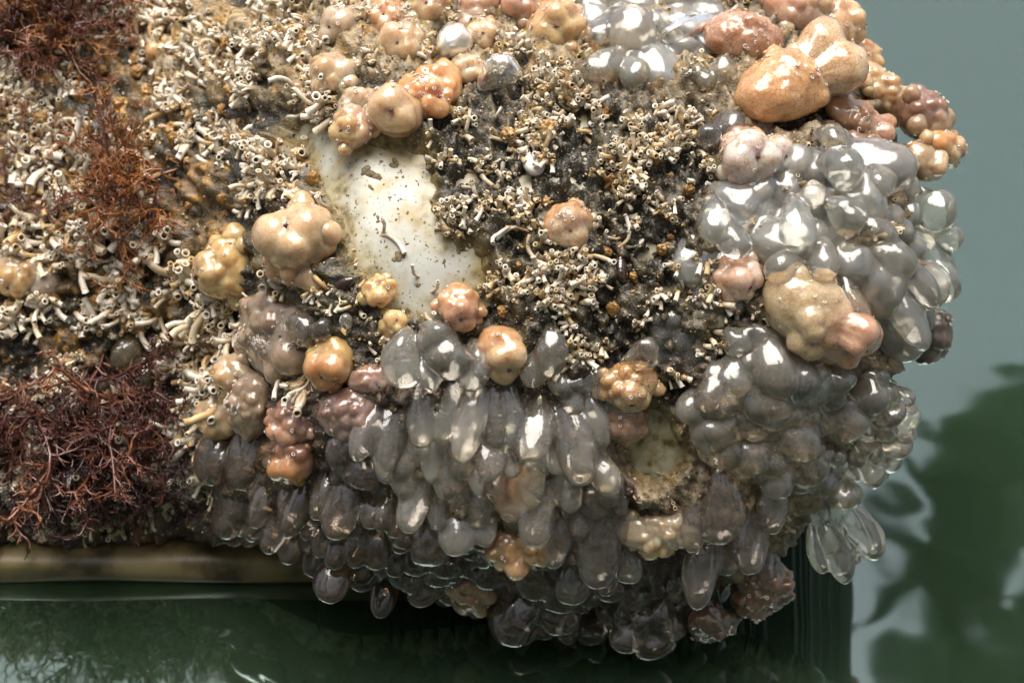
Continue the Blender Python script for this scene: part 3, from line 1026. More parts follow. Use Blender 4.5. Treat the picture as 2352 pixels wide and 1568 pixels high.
colony('small grey jelly beads behind the netted golden squirt', [(1280, 860), (1360, 850), (1400, 880), (1390, 960), (1300, 930)],
       lambda x, y: 90, (50, 80), (40, 60), JG, 0.905, 113, lift=(20, 45))
colony('grey jelly film webbed under the white tube knot', [(1490, 730), (1560, 700), (1600, 770), (1560, 840), (1500, 850)],
       lambda x, y: 60, (70, 100), (50, 75), JG, 0.905, 114, lift=(15, 35))
colony('washed-out jelly squirts under the bright top rim', [(1330, -10), (1640, -10), (1650, 60), (1560, 70), (1440, 40), (1340, 50)],
       lambda x, y: 90, (110, 170), (80, 120), JC, 0.78, 115, lift=(15, 40))  # milkier white puts the glare at the top rim into the material


colony('pale jelly squirts bedded under the clear drops', [(1590, 590), (1700, 430), (1880, 335), (2050, 400), (2112, 500), (2105, 680), (2040, 780), (1960, 640), (1800, 590), (1700, 680), (1620, 690)],
       radial(1600, 400), (120, 190), (95, 135), (1.0, 0.96, 0.88), 0.84, 116, lift=(8, 30), excl=False)
colony('washed-out jelly mass behind the milky bubbles', [(1350, 40), (1560, 30), (1640, 60), (1620, 150), (1520, 180), (1400, 150)],
       lambda x, y: 80, (120, 170), (90, 130), (1.0, 0.96, 0.88), 0.80, 117, lift=(8, 25), excl=False)


def bunch(label, items, col=JC, alpha=.8, seed=0, lift=35, name='clear_jelly_squirt', tilt=20):
    """items: (x, y, length, width, angle[, lift])"""
    r_ = np.random.default_rng(seed)
    if len(items) == 1:
        it = items[0]
        o = lobe(None, None, *it[:5], tilt, it[5] if len(it) > 5 else lift, col, alpha, r_, name=name, thick=.9)
        bm3 = np.array(o.matrix_basis); me2 = o.data.copy(); co = np.empty(len(me2.vertices) * 3, dtype=np.float32); me2.vertices.foreach_get('co', co)
        me2.vertices.foreach_set('co', (co.reshape(-1, 3) @ bm3[:3, :3].T).astype(np.float32).ravel()); me2.update()
        o.data = me2; o.matrix_basis = Matrix.Translation(Vector(bm3[:3, 3]))
        tag(o, label, 'sea squirt')
    else:
        root, inv = jelly_root(name, items[0][0], items[0][1])
        for it in items:
            lobe(inv, root, *it[:5], tilt, it[5] if len(it) > 5 else lift, col, alpha, r_, thick=.9)
        meld(root, None, 3)
        tag(root, label, 'sea squirt')
    for it in items: EXCL.append((it[0], it[1], it[2] * .45, it[3] * .45, it[4]))


bunch('clear round jelly bubble shining near the top rim', [(1038, 112, 100, 88, 80)], lift=60, seed=1)
bunch('clear egg-shaped jelly lying on dark crust above the white shell', [(1150, 210, 112, 84, -20)], (0.86, 0.87, 0.86), 0.92, 2, lift=60)
bunch('bunch of large milky jelly bubbles under the bright rim', [(1425, 92, 150, 120, 60), (1485, 85, 95, 85, 20), (1395, 175, 140, 80, 140), (1440, 185, 90, 80, 60), (1375, 90, 90, 80, 90)], JC, 0.91, 3, lift=50)
bunch('long clear jelly finger leaning on the warty squirt', [(1590, 88, 170, 58, 140)], (0.85, 0.82, 0.80), 0.91, 4, lift=45)
bunch('yellowish clear jelly bubbles beside the big orange squirt', [(1645, 200, 82, 76, 0), (1588, 190, 60, 60, 90), (1600, 215, 60, 44, 40)], (0.9, 0.85, 0.7), 0.92, 5, lift=55)
bunch('two dusky jelly beads below the big orange squirt', [(1658, 312, 78, 76, 45), (1622, 325, 60, 64, 90)], (0.72, 0.70, 0.69), 0.92, 6, lift=60)
bunch('twin clear jelly drops hanging over the dark crust', [(1630, 515, 130, 82, 80), (1672, 555, 110, 78, 70)], JC, 0.92, 7, lift=75)
bunch('cross-shaped bunch of clear jelly drops', [(1815, 520, 150, 92, 95), (1905, 515, 110, 92, 60), (1795, 612, 110, 80, 115), (1875, 600, 110, 78, 100), (1850, 460, 70, 60, 90)], JC, 0.92, 8, lift=80)
bunch('pair of round clear jelly bubbles above the cross-shaped bunch', [(1898, 425, 115, 100, 30), (1965, 440, 90, 82, 80), (1880, 365, 80, 70, 20)], (0.88, 0.87, 0.8), 0.92, 9, lift=80)
bunch('slick clear jelly tubes slanting down to the water', [(1985, 590, 190, 80, 50), (2020, 700, 240, 82, 70), (1960, 540, 150, 70, 45), (1925, 690, 190, 80, 75), (2035, 640, 200, 70, 60)], (0.80, 0.78, 0.72), 0.92, 10, lift=70)
bunch('pale jelly squirts at the outer rim facing open water', [(2130, 500, 120, 105, 10), (2105, 590, 170, 100, 60), (2150, 560, 90, 70, 40), (2130, 640, 130, 90, 70), (2080, 700, 140, 80, 80), (2040, 430, 90, 60, 10)], (0.93, 0.9, 0.8), 0.91, 11, lift=30)
bunch('milky jelly bubbles at the foot of the bare patch', [(930, 812, 145, 92, 95), (1030, 800, 130, 108, 90), (1088, 830, 130, 80, 90), (985, 840, 110, 60, 90), (1000, 765, 80, 90, 60)], (0.93, 0.88, 0.79), 0.91, 12, lift=75)
bunch('cloudy amber jelly bud left of the golden crust', [(1262, 795, 130, 82, 85), (1230, 830, 110, 70, 100)], (0.88, 0.80, 0.66), 0.91, 13, lift=60)
bunch('amber clear jelly bean above the netted golden squirt', [(1462, 808, 100, 78, -30)], (0.88, 0.76, 0.62), 0.91, 14, lift=65)
bunch('faint jelly bubble on the drab squirt', [(720, 740, 95, 82, 10), (760, 750, 60, 60, 0)], (0.66, 0.60, 0.5), 0.91, 15, lift=70)
bunch('small clear jelly bud beside the faint bubble', [(818, 745, 55, 32, -80)], JG, 0.92, 16, lift=50)
bunch('clear jelly squirt hanging at the edge of the shaded hull patch', [(1375, 1060, 150, 78, 60), (1340, 1020, 120, 70, 90)], JG, 0.92, 17, lift=65)
bunch('tan see-through jelly sheath behind the trailing seaweed', [(295, 800, 110, 70, 100), (335, 850, 150, 70, 100)], (0.68, 0.56, 0.34), 0.91, 18, lift=25)

# ------------------------------------------------------------------ worm tubes
NS = 8


def tube_variant(seed, L, bend, taper=0.75):
    r_ = np.random.default_rng(seed)
    n = max(4, int(L / 1.6))
    pos = np.zeros(3); d = np.array([0, 0, 1.0]); ax = np.array([math.cos(seed), math.sin(seed), 0.0])
    ring, path, dirs = [], [], []
    for i in range(n + 1):
        path.append(pos.copy()); dirs.append(d.copy())
        pos = pos + d * L / n
        d = d + ax * bend / n + r_.normal(size=3) * 0.2
        d /= np.linalg.norm(d)
    vs, cs, fs = [], [], []

    def add_ring(c, dr, rr, colr):
        a = np.cross(dr, [0.31, 0.77, 0.13]); a /= np.linalg.norm(a); b = np.cross(dr, a)
        for j in range(NS):
            t = 2 * math.pi * j / NS
            vs.append(c + rr * (a * math.cos(t) + b * math.sin(t))); cs.append(colr)
    tipc = np.array([0.82, 0.77, 0.68]); basec = np.array([0.46, 0.32, 0.17])
    for i in range(n + 1):
        t = i / n
        rr = lerp(taper, 1.0, t) * r_.uniform(0.94, 1.1)
        add_ring(path[i], dirs[i], rr, lerp(basec, tipc, min(1, max(0, t * 1.7 - .3))) * r_.uniform(0.9, 1.05))
    e, de = path[-1], dirs[-1]
    add_ring(e + de * 0.05, de, 1.12, tipc * 1.05)
    add_ring(e + de * 0.02, de, 0.70, tipc * 0.95)
    add_ring(e - de * 1.3, de, 0.60, np.array([0.20, 0.13, 0.07]))
    nr = n + 4
    for i in range(nr - 1):
        for j in range(NS):
            fs.append((i * NS + j, i * NS + (j + 1) % NS, (i + 1) * NS + (j + 1) % NS, (i + 1) * NS + j))
    cen = len(vs); vs.append(e - de * 1.3); cs.append(np.array([0.10, 0.07, 0.04]))
    for j in range(0, NS, 2):
        fs.append(((nr - 1) * NS + j, (nr - 1) * NS + j + 1, (nr - 1) * NS + (j + 2) % NS, cen))
    return np.array(vs), np.array(fs), np.array(cs)


VAR = []
for s in range(8): VAR.append(tube_variant(s, 6 + s * 0.4, 1.1))          # short
for s in range(8, 16): VAR.append(tube_variant(s, 9 + (s - 8) * 0.8, 2.3))  # long, bent
for s in range(16, 20): VAR.append(tube_variant(s, 18, 2.4, 0.8))           # crawling
VME = [mesh_np('worm_tube', v, f, c, mat=M['tube']) for v, f, c in VAR]
EXA = np.array(EXCL)


def free(x, y, grow=1.0):
    dx, dy = x - EXA[:, 0], y - EXA[:, 1]
    a = np.radians(EXA[:, 4])
    al = dx * np.cos(a) + dy * np.sin(a); ac = -dx * np.sin(a) + dy * np.cos(a)
    return not ((al / (EXA[:, 2] * grow)) ** 2 + (ac / (EXA[:, 3] * grow)) ** 2 < 1).any()


tubes = []   # (size, variant, matrix, colour, region)


def put_tube(x, y, dirv, r, var, tint, region, sink=0.6):
    p, n, ok = hit(x, y, CRUST)
    if not ok: return
    u = px(1, p)
    z = dirv.normalized()
    a = z.cross(Vector((0.3, 0.5, 0.81))).normalized(); b = z.cross(a)
    th = random.uniform(0, 6.28)
    a, b = a * math.cos(th) + b * math.sin(th), b * math.cos(th) - a * math.sin(th)
    m = Matrix.Translation(p - z * (sink * r * u * 2)) @ Matrix((a * r * u, b * r * u, z * r * u)).transposed().to_4x4()
    tubes.append((r, var, m, tint, region))


def clump(x, y, k, rr, dirv, spread, tintf, region, vs):
    for i in range(k):
        r = rr * random.uniform(0.75, 1.3)
        q = (random.gauss(0, 1) * rr * 1.7, random.gauss(0, 1) * rr * 1.7) if i else (0, 0)
        xx, yy = x + q[0], y + q[1]
        if not free(xx, yy): continue
        dv = dirv + Vector((random.gauss(0, spread), random.gauss(0, spread), random.gauss(0, spread)))
        put_tube(xx, yy, dv, r, random.choice(vs), tintf(), region, random.uniform(.9, 2.3))


def tint_white():
    t = random.random()
    if t < 0.60: j = random.uniform(0.88, 1.12); return (j, j * 0.99, j * 0.97)
    if t < 0.90: j = random.uniform(0.75, 1.0); return (j, j * 0.90, j * 0.73)
    return (0.82, 0.62, 0.36)


def tint_dull():
    t = random.random()
    if t < 0.55: j = random.uniform(0.7, 1.0); return (j, j * 0.94, j * 0.82)
    return (0.62, 0.52, 0.34)


SHORT, LONG, CRAWL = list(range(8)), list(range(8, 16)), list(range(16, 20))
REG_LEFT, REG_GOLD, REG_DARK, REG_RIM, REG_LOW = range(5)


def imgdir(ang):
    a = rad(ang)
    return RT * math.cos(a) - UP * math.sin(a)


def height_at(x, y):
    j = int(np.clip((x + 690) / STEP, 0, HG.shape[1] - 1)); i = int(np.clip((y + 330) / STEP, 0, HG.shape[0] - 1))
    return HG[i, j]


def scatter(N=3700):
    cx = rng.uniform(-420, 2060, 17000); cy = rng.uniform(-220, 1235, 17000)
    ok = (sdf(PC, cx, cy) < -14) & (sdf(PC2, cx, cy) < -60) & (sdf(HP, cx, cy) > 16)
    msk = fbm(n3(cx, cy, 80), 61, 2)
    n = 0
    for x, y, o_, mk in zip(cx, cy, ok, msk):
        if n >= N: break
        if not o_: continue
        hh = height_at(x, y)
        if hh < random.uniform(-0.003, 0.009): continue
        if not free(x, y): continue
        p, nn, ok_ = hit(x, y)
        if not ok_: continue
        if x < 760 and mk < -0.10: continue
        if x < 740 and y < 330:      # golden upper crust
            clump(x, y, random.randint(2, 5), random.uniform(3.6, 6.0), nn * 1.0 + imgdir(random.uniform(-180, 180)) * .6, .28, tint_white, REG_GOLD, SHORT + LONG[:3])
        elif x < 760 and y < 1120:   # left field
            lowf = min(1, max(0, (y - 500) / 450))
            dirv = nn * (1.0 - .5 * lowf) + imgdir(random.choice([110, 130, 150, 60, 90, 200])) * (0.45 + .7 * lowf)
            clump(x, y, random.choice([1, 3, 5, 7]), random.choice([2.8, 3.6, 4.4, 5.2, 6.2, 7.8]), dirv, .22, tint_white, REG_LEFT, SHORT + LONG[:4] + (CRAWL[:1] + LONG if random.random() < .12 + .25 * lowf else []))
        elif y >= 1120 and x < 720:  # shaded lower edge
            clump(x, y, random.randint(2, 4), random.uniform(3.4, 5.2), nn * .5 + imgdir(random.uniform(70, 120)) * 1.0, .2, tint_dull, REG_LOW, SHORT)
        elif 940 < x < 1690 and 130 < y < 860:   # dark mossy field
            if mk < -0.12 or (y > 430 and mk < 0.02): continue
            clump(x, y, random.randint(1, 6), random.uniform(3.4, 5.8), nn * 1.3 + imgdir(random.uniform(30, 150)) * .35, .3, tint_dull if random.random() < .4 else tint_white, REG_DARK, SHORT + (LONG[:2] if random.random() < .2 else []))
        elif y < 140 and x < 1700:
            clump(x, y, random.randint(2, 4), random.uniform(3.5, 5.5), nn * 1.0 + imgdir(random.uniform(-180, 180)) * .5, .3, tint_white, REG_RIM, SHORT)
        elif random.random() < .3:
            clump(x, y, random.randint(1, 3), random.uniform(3.2, 4.8), nn + imgdir(90) * .4, .3, tint_dull, REG_RIM, SHORT)
        else: continue
        n += 1


scatter()
# the comb of parallel tubes by the drab squirt
for k in range(22):
    t = k / 21
    put_tube(lerp(560, 455, t) + random.uniform(-8, 8), lerp(735, 915, t), imgdir(125) + -FWD * .5, random.uniform(6.5, 8.5), random.choice(SHORT), (1, .97, .92), REG_LEFT)
# crawling tubes on the dark field and by the patch
for (x, y) in [(1200, 545), (1235, 600), (1420, 560), (1360, 590), (990, 640), (960, 690), (1085, 690), (850, 560), (700, 240), (715, 200)]:
    p, nn, ok = hit(x, y)
    for k in range(3):
        put_tube(x + random.uniform(-20, 20), y + random.uniform(-20, 20), imgdir(random.uniform(0, 360)) + nn * .25, random.uniform(4, 6), random.choice(CRAWL), (.95, .95, .95), REG_DARK)

def in_view(m_):
    q = m_.translation - CAM
    z_ = q.dot(FWD)
    return abs(q.dot(RT) / z_) < 0.245 and -0.16 < q.dot(UP) / z_ < 0.162


tubes.sort(key=lambda t: -t[0] * (1.0 + 0.4 * (t[1] > 7)) * (1 if in_view(t[2]) else .01))
LAB = {REG_LEFT: (' worm tube in the dense mat around the red seaweed', ' tubes around the red seaweed'),
       REG_GOLD: (' worm tube poking from the golden crust beside the bushy seaweed', ' tubes in the golden crust'),
       REG_DARK: (' worm tube with ring mouth in the dark mossy crust', ' tubes in the dark crust'),
       REG_RIM: (' worm tube wedged between the sea squirts', ' tubes between the squirts'),
       REG_LOW: (' worm tube on the shaded edge above the cream rail', ' tubes above the rail')}
for (r, var, m, tint, reg) in tubes[:300]:
    o = link('worm_tube', VME[var])
    o.matrix_world = m
    o.color = (*tint, 1)
    lk = ('ochre-stained ' if tint[2] < .4 else 'tan ' if tint[2] < .74 * tint[0] else 'chalk-white ') + ('short' if var < 8 else 'long bent' if var < 16 else 'creeping')
    tag(o, lk + LAB[reg][0], 'worm tube', lk + LAB[reg][1])
vv, ff, cc, off = [], [], [], 0
for (r, var, m, tint, reg) in tubes[300:]:
    v, f, c = VAR[var]
    mm = np.array(m)
    vv.append(v @ mm[:3, :3].T + mm[:3, 3]); ff.append(f + off); cc.append(c * np.array(tint)); off += len(v)
me = mesh_np('worm_tube_mat', np.concatenate(vv), np.concatenate(ff), np.concatenate(cc), mat=M['tube'])
tag(link('worm_tube_mat', me), 'dense mat of small pale worm tubes covering the pontoon face', 'worm tubes', None, 'stuff')
print('tubes', len(tubes), 'tube verts', off)

# ------------------------------------------------------------------ ochre sponge knobs among the tubes
def lump_mesh(seed, sub=4, amp=0.35):
    d, f = ICO[sub]
    r = 1 + amp * 1.5 * fbm(d * 1.9 + seed, seed, 3) + 0.22 * fbm(d * 5 + seed, seed + 3, 2)
    return mesh_np('sponge', d * r[:, None], f, mat=M['ochre'])


SPM = [lump_mesh(s + 3) for s in range(5)]
k = 0
while k < 96:
    x, y = random.uniform(0, 740), random.uniform(60, 1000)
    if k > 72: x, y = random.uniform(1150, 1650), random.uniform(250, 760)
    if not free(x, y) or sdf(PC, np.array([x]), np.array([y]))[0] > -20: continue
    p, n, ok = hit(x, y, CRUST)
    o = link('orange_sponge', SPM[k % 5])
    s_ = px(random.uniform(7, 19), p)
    o.matrix_world = Matrix.Translation(p) @ Matrix.Rotation(random.uniform(0, 6), 4, 'Y') @ Matrix.Diagonal((s_, s_ * random.uniform(.6, 1.2), s_ * random.uniform(.7, 1.3), 1))
    if k > 72: tag(o, 'ochre sponge knob in the dark mossy crust', 'sponge', 'sponge knobs in the dark crust')
    else: tag(o, 'ochre sponge knob lodged among worm tubes near the red seaweed', 'sponge', 'sponge knobs near the seaweed')
    k += 1

# dirt left on the bare patch
M['dirt'] = mat_plain('dried_dirt', (0.20, 0.15, 0.08), 0.8, 0.0, 500)
d3, f3 = ICO[3]
vv, ff, off = [], [], 0
spots = [(838, 392, 12), (850, 398, 13), (862, 404, 9), (872, 408, 6), (908, 372, 9), (903, 380, 7), (852, 431, 6), (868, 500, 6), (872, 505, 7), (882, 512, 5), (915, 590, 8), (925, 585, 6), (905, 596, 5), (935, 560, 5), (960, 655, 5), (1020, 600, 5)]
while len(spots) < 200:
    x, y = random.uniform(690, 1110), random.uniform(290, 710)
    if sdf(PC, np.array([x]), np.array([y]))[0] > 2: spots.append((x, y, random.choice([1.2, 1.6, 2.2, 3.0, 1.4])))
for i, (x, y, r) in enumerate(spots):
    p, n, ok = hit(x, y)
    tx, ty, tz = frame_on(n, random.uniform(0, 360))
    q = d3 * (1 + .5 * fbm(d3 * 1.6 + i * 3.3, i, 2))[:, None] * np.array([random.uniform(.8, 1.6), random.uniform(.5, 1.1), .35]) * px(r, p)
    vv.append(q @ np.array([tx, ty, tz]) + np.array(p)); ff.append(f3 + off); off += len(q)
tag(link('dirt_flecks', mesh_np('dirt_flecks', np.concatenate(vv), np.concatenate(ff), mat=M['dirt'])), 'flecks and smears of dried dirt on the bare cream patch', 'dirt', None, 'stuff')

# crumbs of silt, shell and weed caught in the crust
import bmesh as _bm
b_ = _bm.new(); _bm.ops.create_icosphere(b_, subdivisions=1, radius=1)
dc = np.array([q.co[:] for q in b_.verts]); fc = np.array([[q.index for q in t.verts] for t in b_.faces]); b_.free()
N = 19000
cx = rng.uniform(-420, 2100, N); cy = rng.uniform(-220, 1240, N)
okc = (sdf(PC, cx, cy) < -4) & (sdf(PC2, cx, cy) < -4) & (sdf(HP, cx, cy) > 10)
pal = np.array([(0.50, 0.40, 0.26), (0.34, 0.22, 0.09), (0.42, 0.24, 0.06), (0.12, 0.09, 0.05), (0.62, 0.56, 0.46), (0.05, 0.04, 0.03), (0.20, 0.17, 0.07)])
vv, ff, cc, off = [], [], [], 0
for x, y, o_ in zip(cx, cy, okc):
    if not o_: continue
    p, n, ok = hit(x, y, CRUST)
    if not ok: continue
    r = px(float(rng.choice([1.5, 2.0, 2.6, 3.4, 4.6])), p)
    q = dc * rng.uniform(.5, 1.3, (12, 1)) * np.array([rng.uniform(.6, 1.8), rng.uniform(.5, 1.1), rng.uniform(.4, 1)])
    a = rng.uniform(0, 6.28, 2)
    ca, sa, cb, sb = math.cos(a[0]), math.sin(a[0]), math.cos(a[1]), math.sin(a[1])
    R_ = np.array([[ca, -sa, 0], [sa * cb, ca * cb, -sb], [sa * sb, ca * sb, cb]])
    vv.append((q @ R_) * r + np.array(p)); ff.append(fc + off); off += 12
    cc.append(np.repeat(pal[rng.integers(len(pal))][None] * rng.uniform(.7, 1.2), 12, 0))
tag(link('silt_crumbs', mesh_np('silt_crumbs', np.concatenate(vv), np.concatenate(ff), np.concatenate(cc), smooth=False, mat=M['tube'])), 'crumbs of silt, broken shell and weed caught in the crust', 'debris', None, 'stuff')

# ------------------------------------------------------------------ snail shell, dark shells
def spiral_shell(label, x, y, r, mat, name, lift=.7):
    vs, fs = [], []
    n, k, turns = 60, 12, 3.2
    for i in range(n + 1):
        t = i / n
        a = t * turns * 2 * math.pi
        R0 = 0.62 * (1 - t) ** 1.1 + 0.02
        tubr = 0.52 * (1 - t) ** 1.05 + 0.02
        c = np.array([R0 * math.cos(a), R0 * math.sin(a), 1.15 * t])
        o = np.array([math.cos(a), math.sin(a), 0])
        for j in range(k):
            b = 2 * math.pi * j / k
            vs.append(c + tubr * (o * math.cos(b) + np.array([0, 0, 1]) * math.sin(b)))
    for i in range(n):
        for j in range(k):
            fs.append((i * k + j, i * k + (j + 1) % k, (i + 1) * k + (j + 1) % k, (i + 1) * k + j))
    fs.append(tuple(range(k))[::-1]); fs.append(tuple(n * k + j for j in range(k)))
    p, nn, ok = hit(x, y, CRUST)
    u = px(r, p)
    me = mesh_np(name, np.array(vs) * u, fs, mat=mat)
    o = link(name, me)
    tx, ty, tz = frame_on(nn, -120)
    o.matrix_world = Matrix.Translation(p + tz * u * lift) @ Matrix((tx, ty, tz)).transposed().to_4x4() @ Matrix.Rotation(0.7, 4, 'Y')
    tag(o, label, 'shell')


spiral_shell('white rounded snail shell sitting on dark crust', 1210, 374, 26, M['shell'], 'snail_shell', .9)


def bean(label, x, y, a, b, ang, name='mussel_shell', mat='mussel'):
    d, f = ICO[4]
    v = d.copy()
    t = v[:, 0]
    v[:, 1] *= (0.75 + 0.25 * t); v[:, 2] *= 0.55
    v *= (1 + 0.03 * np.sin(np.linalg.norm(v - [-1, 0, 0], axis=1) * 22))[:, None]
    p, nn, ok = hit(x, y, CRUST)
    tx, ty, tz = frame_on(nn, ang)
    u = px(1, p)
    o = link(name, mesh_np(name, v * np.array([a, b, b]) * u, f, mat=M[mat]))
    o.matrix_world = Matrix.Translation(p + tz * b * u * .35) @ Matrix((tx, ty, tz)).transposed().to_4x4()
    tag(o, label, 'shell')


bean('dark brown glossy mussel shell in the hollow of the dark crust', 1420, 620, 34, 24, 110)
bean('black glossy mussel shell below the large peach squirt', 795, 650, 26, 20, 150)

# ------------------------------------------------------------------ red seaweed
def frond_variant(seed, depth=3, thick=0.019):
    r_ = np.random.default_rng(seed)
    segs = []   # polylines with radius

    def grow(p, d, L, rad0, lev):
        n = 7 if lev == 0 else (5 if lev == 1 else 3)
        pts = [p]; kids = []
        for i in range(n):
            d = d + r_.normal(size=3) * (0.22 if lev == 0 else 0.3)
            d = d / np.linalg.norm(d)
            p = p + d * L / n
            pts.append(p)
            if lev < depth and (i > 0 or lev > 0):
                for s in (1, -1):
                    if r_.random() < (0.8 if lev < 2 else 0.6):
                        sd = np.cross(d, r_.normal(size=3)); sd /= np.linalg.norm(sd)
                        nd = d * 0.75 + sd * 0.75
                        kids.append((p, nd / np.linalg.norm(nd), L * r_.uniform(0.28, 0.5) * (1 - 0.5 * i / n), rad0 * 0.62, lev + 1))
        segs.append((np.array(pts), rad0))
        for k_ in kids: grow(*k_)
    grow(np.zeros(3), np.array([0, 0, 1.0]), 1.0, thick, 0)
    vs, fs, off = [], [], 0
    for pts, r0 in segs:
        n = len(pts)
        for i, q in enumerate(pts):
            dr = pts[min(i + 1, n - 1)] - pts[max(i - 1, 0)]
            dr /= np.linalg.norm(dr) + 1e-9
            a = np.cross(dr, [0.4, 0.3, 0.86]); a /= np.linalg.norm(a) + 1e-9; b = np.cross(dr, a)
            rr = r0 * (1 - 0.55 * i / (n - 1))
            for j in range(3):
                t = 2.094 * j
                vs.append(q + rr * (a * math.cos(t) + b * math.sin(t)))
        for i in range(n - 1):
            for j in range(3):
                fs.append((off + i * 3 + j, off + i * 3 + (j + 1) % 3, off + (i + 1) * 3 + (j + 1) % 3, off + (i + 1) * 3 + j))
        off += 3 * n
    return mesh_np('frond', np.array(vs), np.array(fs), mat=M['weed'])


FR = [frond_variant(s + 5) for s in range(6)] + [frond_variant(s + 30, 2, 0.026) for s in range(6)]
print('frond verts', [len(m.vertices) for m in FR])


def tuft(label, roots, n, L, angs, out, cols, seed, droop=0.0):
    r_ = np.random.default_rng(seed)
    p0, n0, ok = hit(*roots[0], CRUST)
    root = link('red_seaweed', None)
    root.location = p0
    for i in range(n):
        rx, ry = roots[i % len(roots)]
        rx += r_.normal() * 16; ry += r_.normal() * 14
        p, nn, ok = hit(rx, ry, CRUST)
        a = r_.uniform(*angs)
        d = imgdir(a) + nn * r_.uniform(*out) + Vector((0, 0, -droop))
        d.normalize()
        l = px(r_.uniform(L[0], L[1]), p)
        q = d.to_track_quat('Z', 'Y').to_matrix().to_4x4() @ Matrix.Rotation(r_.uniform(0, 6.28), 4, 'Z')
        o = link('frond', FR[int(r_.integers(len(FR)))], root)
        o.matrix_local = Matrix.Translation(p - p0) @ q @ Matrix.Scale(l, 4)
        c = cols[int(r_.integers(len(cols)))]
        o.color = (*c, 1)
    tag(root, label, 'seaweed')


RED = [(0.14, 0.046, 0.026), (0.09, 0.028, 0.018), (0.28, 0.12, 0.04)]
DRK = [(0.07, 0.024, 0.018), (0.10, 0.034, 0.024), (0.21, 0.08, 0.045)]
tuft('bushy red-brown seaweed at the upper corner of the pontoon', [(60, 30), (140, 60), (30, 110), (200, 20), (110, 110)], 62, (130, 230), (-180, 180), (.7, 1.8), RED, 1)
tuft('sparse open red seaweed sprig over white worm tubes', [(290, 420), (270, 450)], 26, (150, 250), (-180, 180), (.5, 1.5), RED + [(0.26, 0.09, 0.02)], 2)
tuft('thin brown seaweed sprig between the bushy and the open one', [(110, 330), (90, 250), (60, 420)], 18, (100, 180), (20, 200), (.4, 1.0), RED, 5)
tuft('large dark red seaweed trailing down towards the cream rail', [(235, 830), (180, 870), (90, 880), (260, 900), (30, 920), (300, 960), (150, 960), (330, 930), (360, 960)], 70, (170, 330), (0, 170), (.35, .9), DRK, 3, droop=.1)
tuft('blackish seaweed fringe hanging in the shade above the rail', [(60, 1060), (160, 1070), (260, 1050), (350, 1060), (420, 1020), (20, 1120)], 40, (90, 170), (50, 130), (.1, .5), [(0.03, 0.012, 0.012), (0.045, 0.014, 0.014)], 4, droop=.3)


# black leafy weed at the lower left
def leafy(label, x, y, L, W, ang):
    p, nn, ok = hit(x, y, CRUST)
    root = link('black_leaf_weed', None); root.location = p
    for k, da in enumerate((-18, 4, 24)):
        n = 10
        vs, fs = [], []
        for i in range(n + 1):
            t = i / n
            wd = W * math.sin(math.pi * min(1, 0.12 + t * 0.86)) * (1 + 0.15 * math.sin(t * 17 + k))
            for s, zz in ((-1, 0), (0, .18), (1, 0)):
                vs.append((t * L, s * wd, zz * wd + 0.1 * L * math.sin(t * 3 + k)))
        m0 = len(vs)
        vs += [(a, b, c - 1.6) for a, b, c in vs]
        for i in range(n):
            for j in range(2):
                a = i * 3 + j
                fs.append((a, a + 3, a + 4, a + 1)); fs.append((m0 + a, m0 + a + 1, m0 + a + 4, m0 + a + 3))
            fs.append((i * 3, m0 + i * 3, m0 + i * 3 + 3, i * 3 + 3)); fs.append((i * 3 + 2, i * 3 + 5, m0 + i * 3 + 5, m0 + i * 3 + 2))
        tx, ty, tz = frame_on(nn, ang + da)
        o = link('blade', mesh_np('blade', np.array(vs) * px(1, p), fs, mat=M['blackweed']), root)
        o.matrix_local = Matrix.Translation(tz * px(22, p)) @ Matrix((tx, ty, tz)).transposed().to_4x4()
    tag(root, label, 'seaweed')


leafy('small black leafy weed in the shade below the trailing seaweed', 185, 1060, 110, 30, 90)

# ------------------------------------------------------------------ unseen jetty, bank and trees added to block light; overhanging leaves mirrored in water
M['plank'] = mat_plain('weathered_plank', (0.22, 0.19, 0.15), 0.7, 0.0, 14)
jet = link('jetty', None); jet.location = (0, -1.2, 0)  # unseen jetty, added to hide the bright low horizon from the growth
tag(jet, 'unseen weathered plank jetty added to block low light', 'jetty')
import bmesh


def box_me(name, x0, x1, y0, y1, z0, z1, mat):
    bm = bmesh.new()
    bmesh.ops.create_cube(bm, size=1)
    for q in bm.verts:
        q.co = (lerp(x0, x1, q.co.x + .5), lerp(y0, y1, q.co.y + .5), lerp(z0, z1, q.co.z + .5))
    bmesh.ops.bevel(bm, geom=bm.edges[:], offset=0.004, segments=1, affect='EDGES')
    me = bpy.data.meshes.new(name); bm.to_mesh(me); bm.free(); me.materials.append(mat)
    return me


pm = box_me('plank', -1.6, 1.6, -0.07, 0.07, -0.015, 0.015, M['plank'])
for k in range(14):
    o = link('plank', pm, jet); o.location = (0, 0.52 - k * 0.15, 0.34)
for xx in (-1.3, 1.3):
    for yy in (0.3, -1.2):
        o = link('post', box_me('post', -0.06, 0.06, -0.06, 0.06, -0.6, 0.325, M['plank']), jet); o.location = (xx, yy, 0)


def leaf_quads(P, D, W, r_):
    """bent leaf blades: base points, directions*length, widths -> verts, faces"""
    n = len(P)
    side = np.cross(D, r_.normal(size=(n, 3))); side /= np.linalg.norm(side, axis=1)[:, None] + 1e-9
    nr = np.cross(D, side); nr /= np.linalg.norm(nr, axis=1)[:, None] + 1e-9
    L = np.linalg.norm(D, axis=1)[:, None]
    v = np.stack([P, P + D * .45 + side * W[:, None] * .5 + nr * L * .08, P + D, P + D * .45 - side * W[:, None] * .5 + nr * L * .08], 1).reshape(-1, 3)
    f = np.arange(4 * n).reshape(-1, 4)
    return v, f


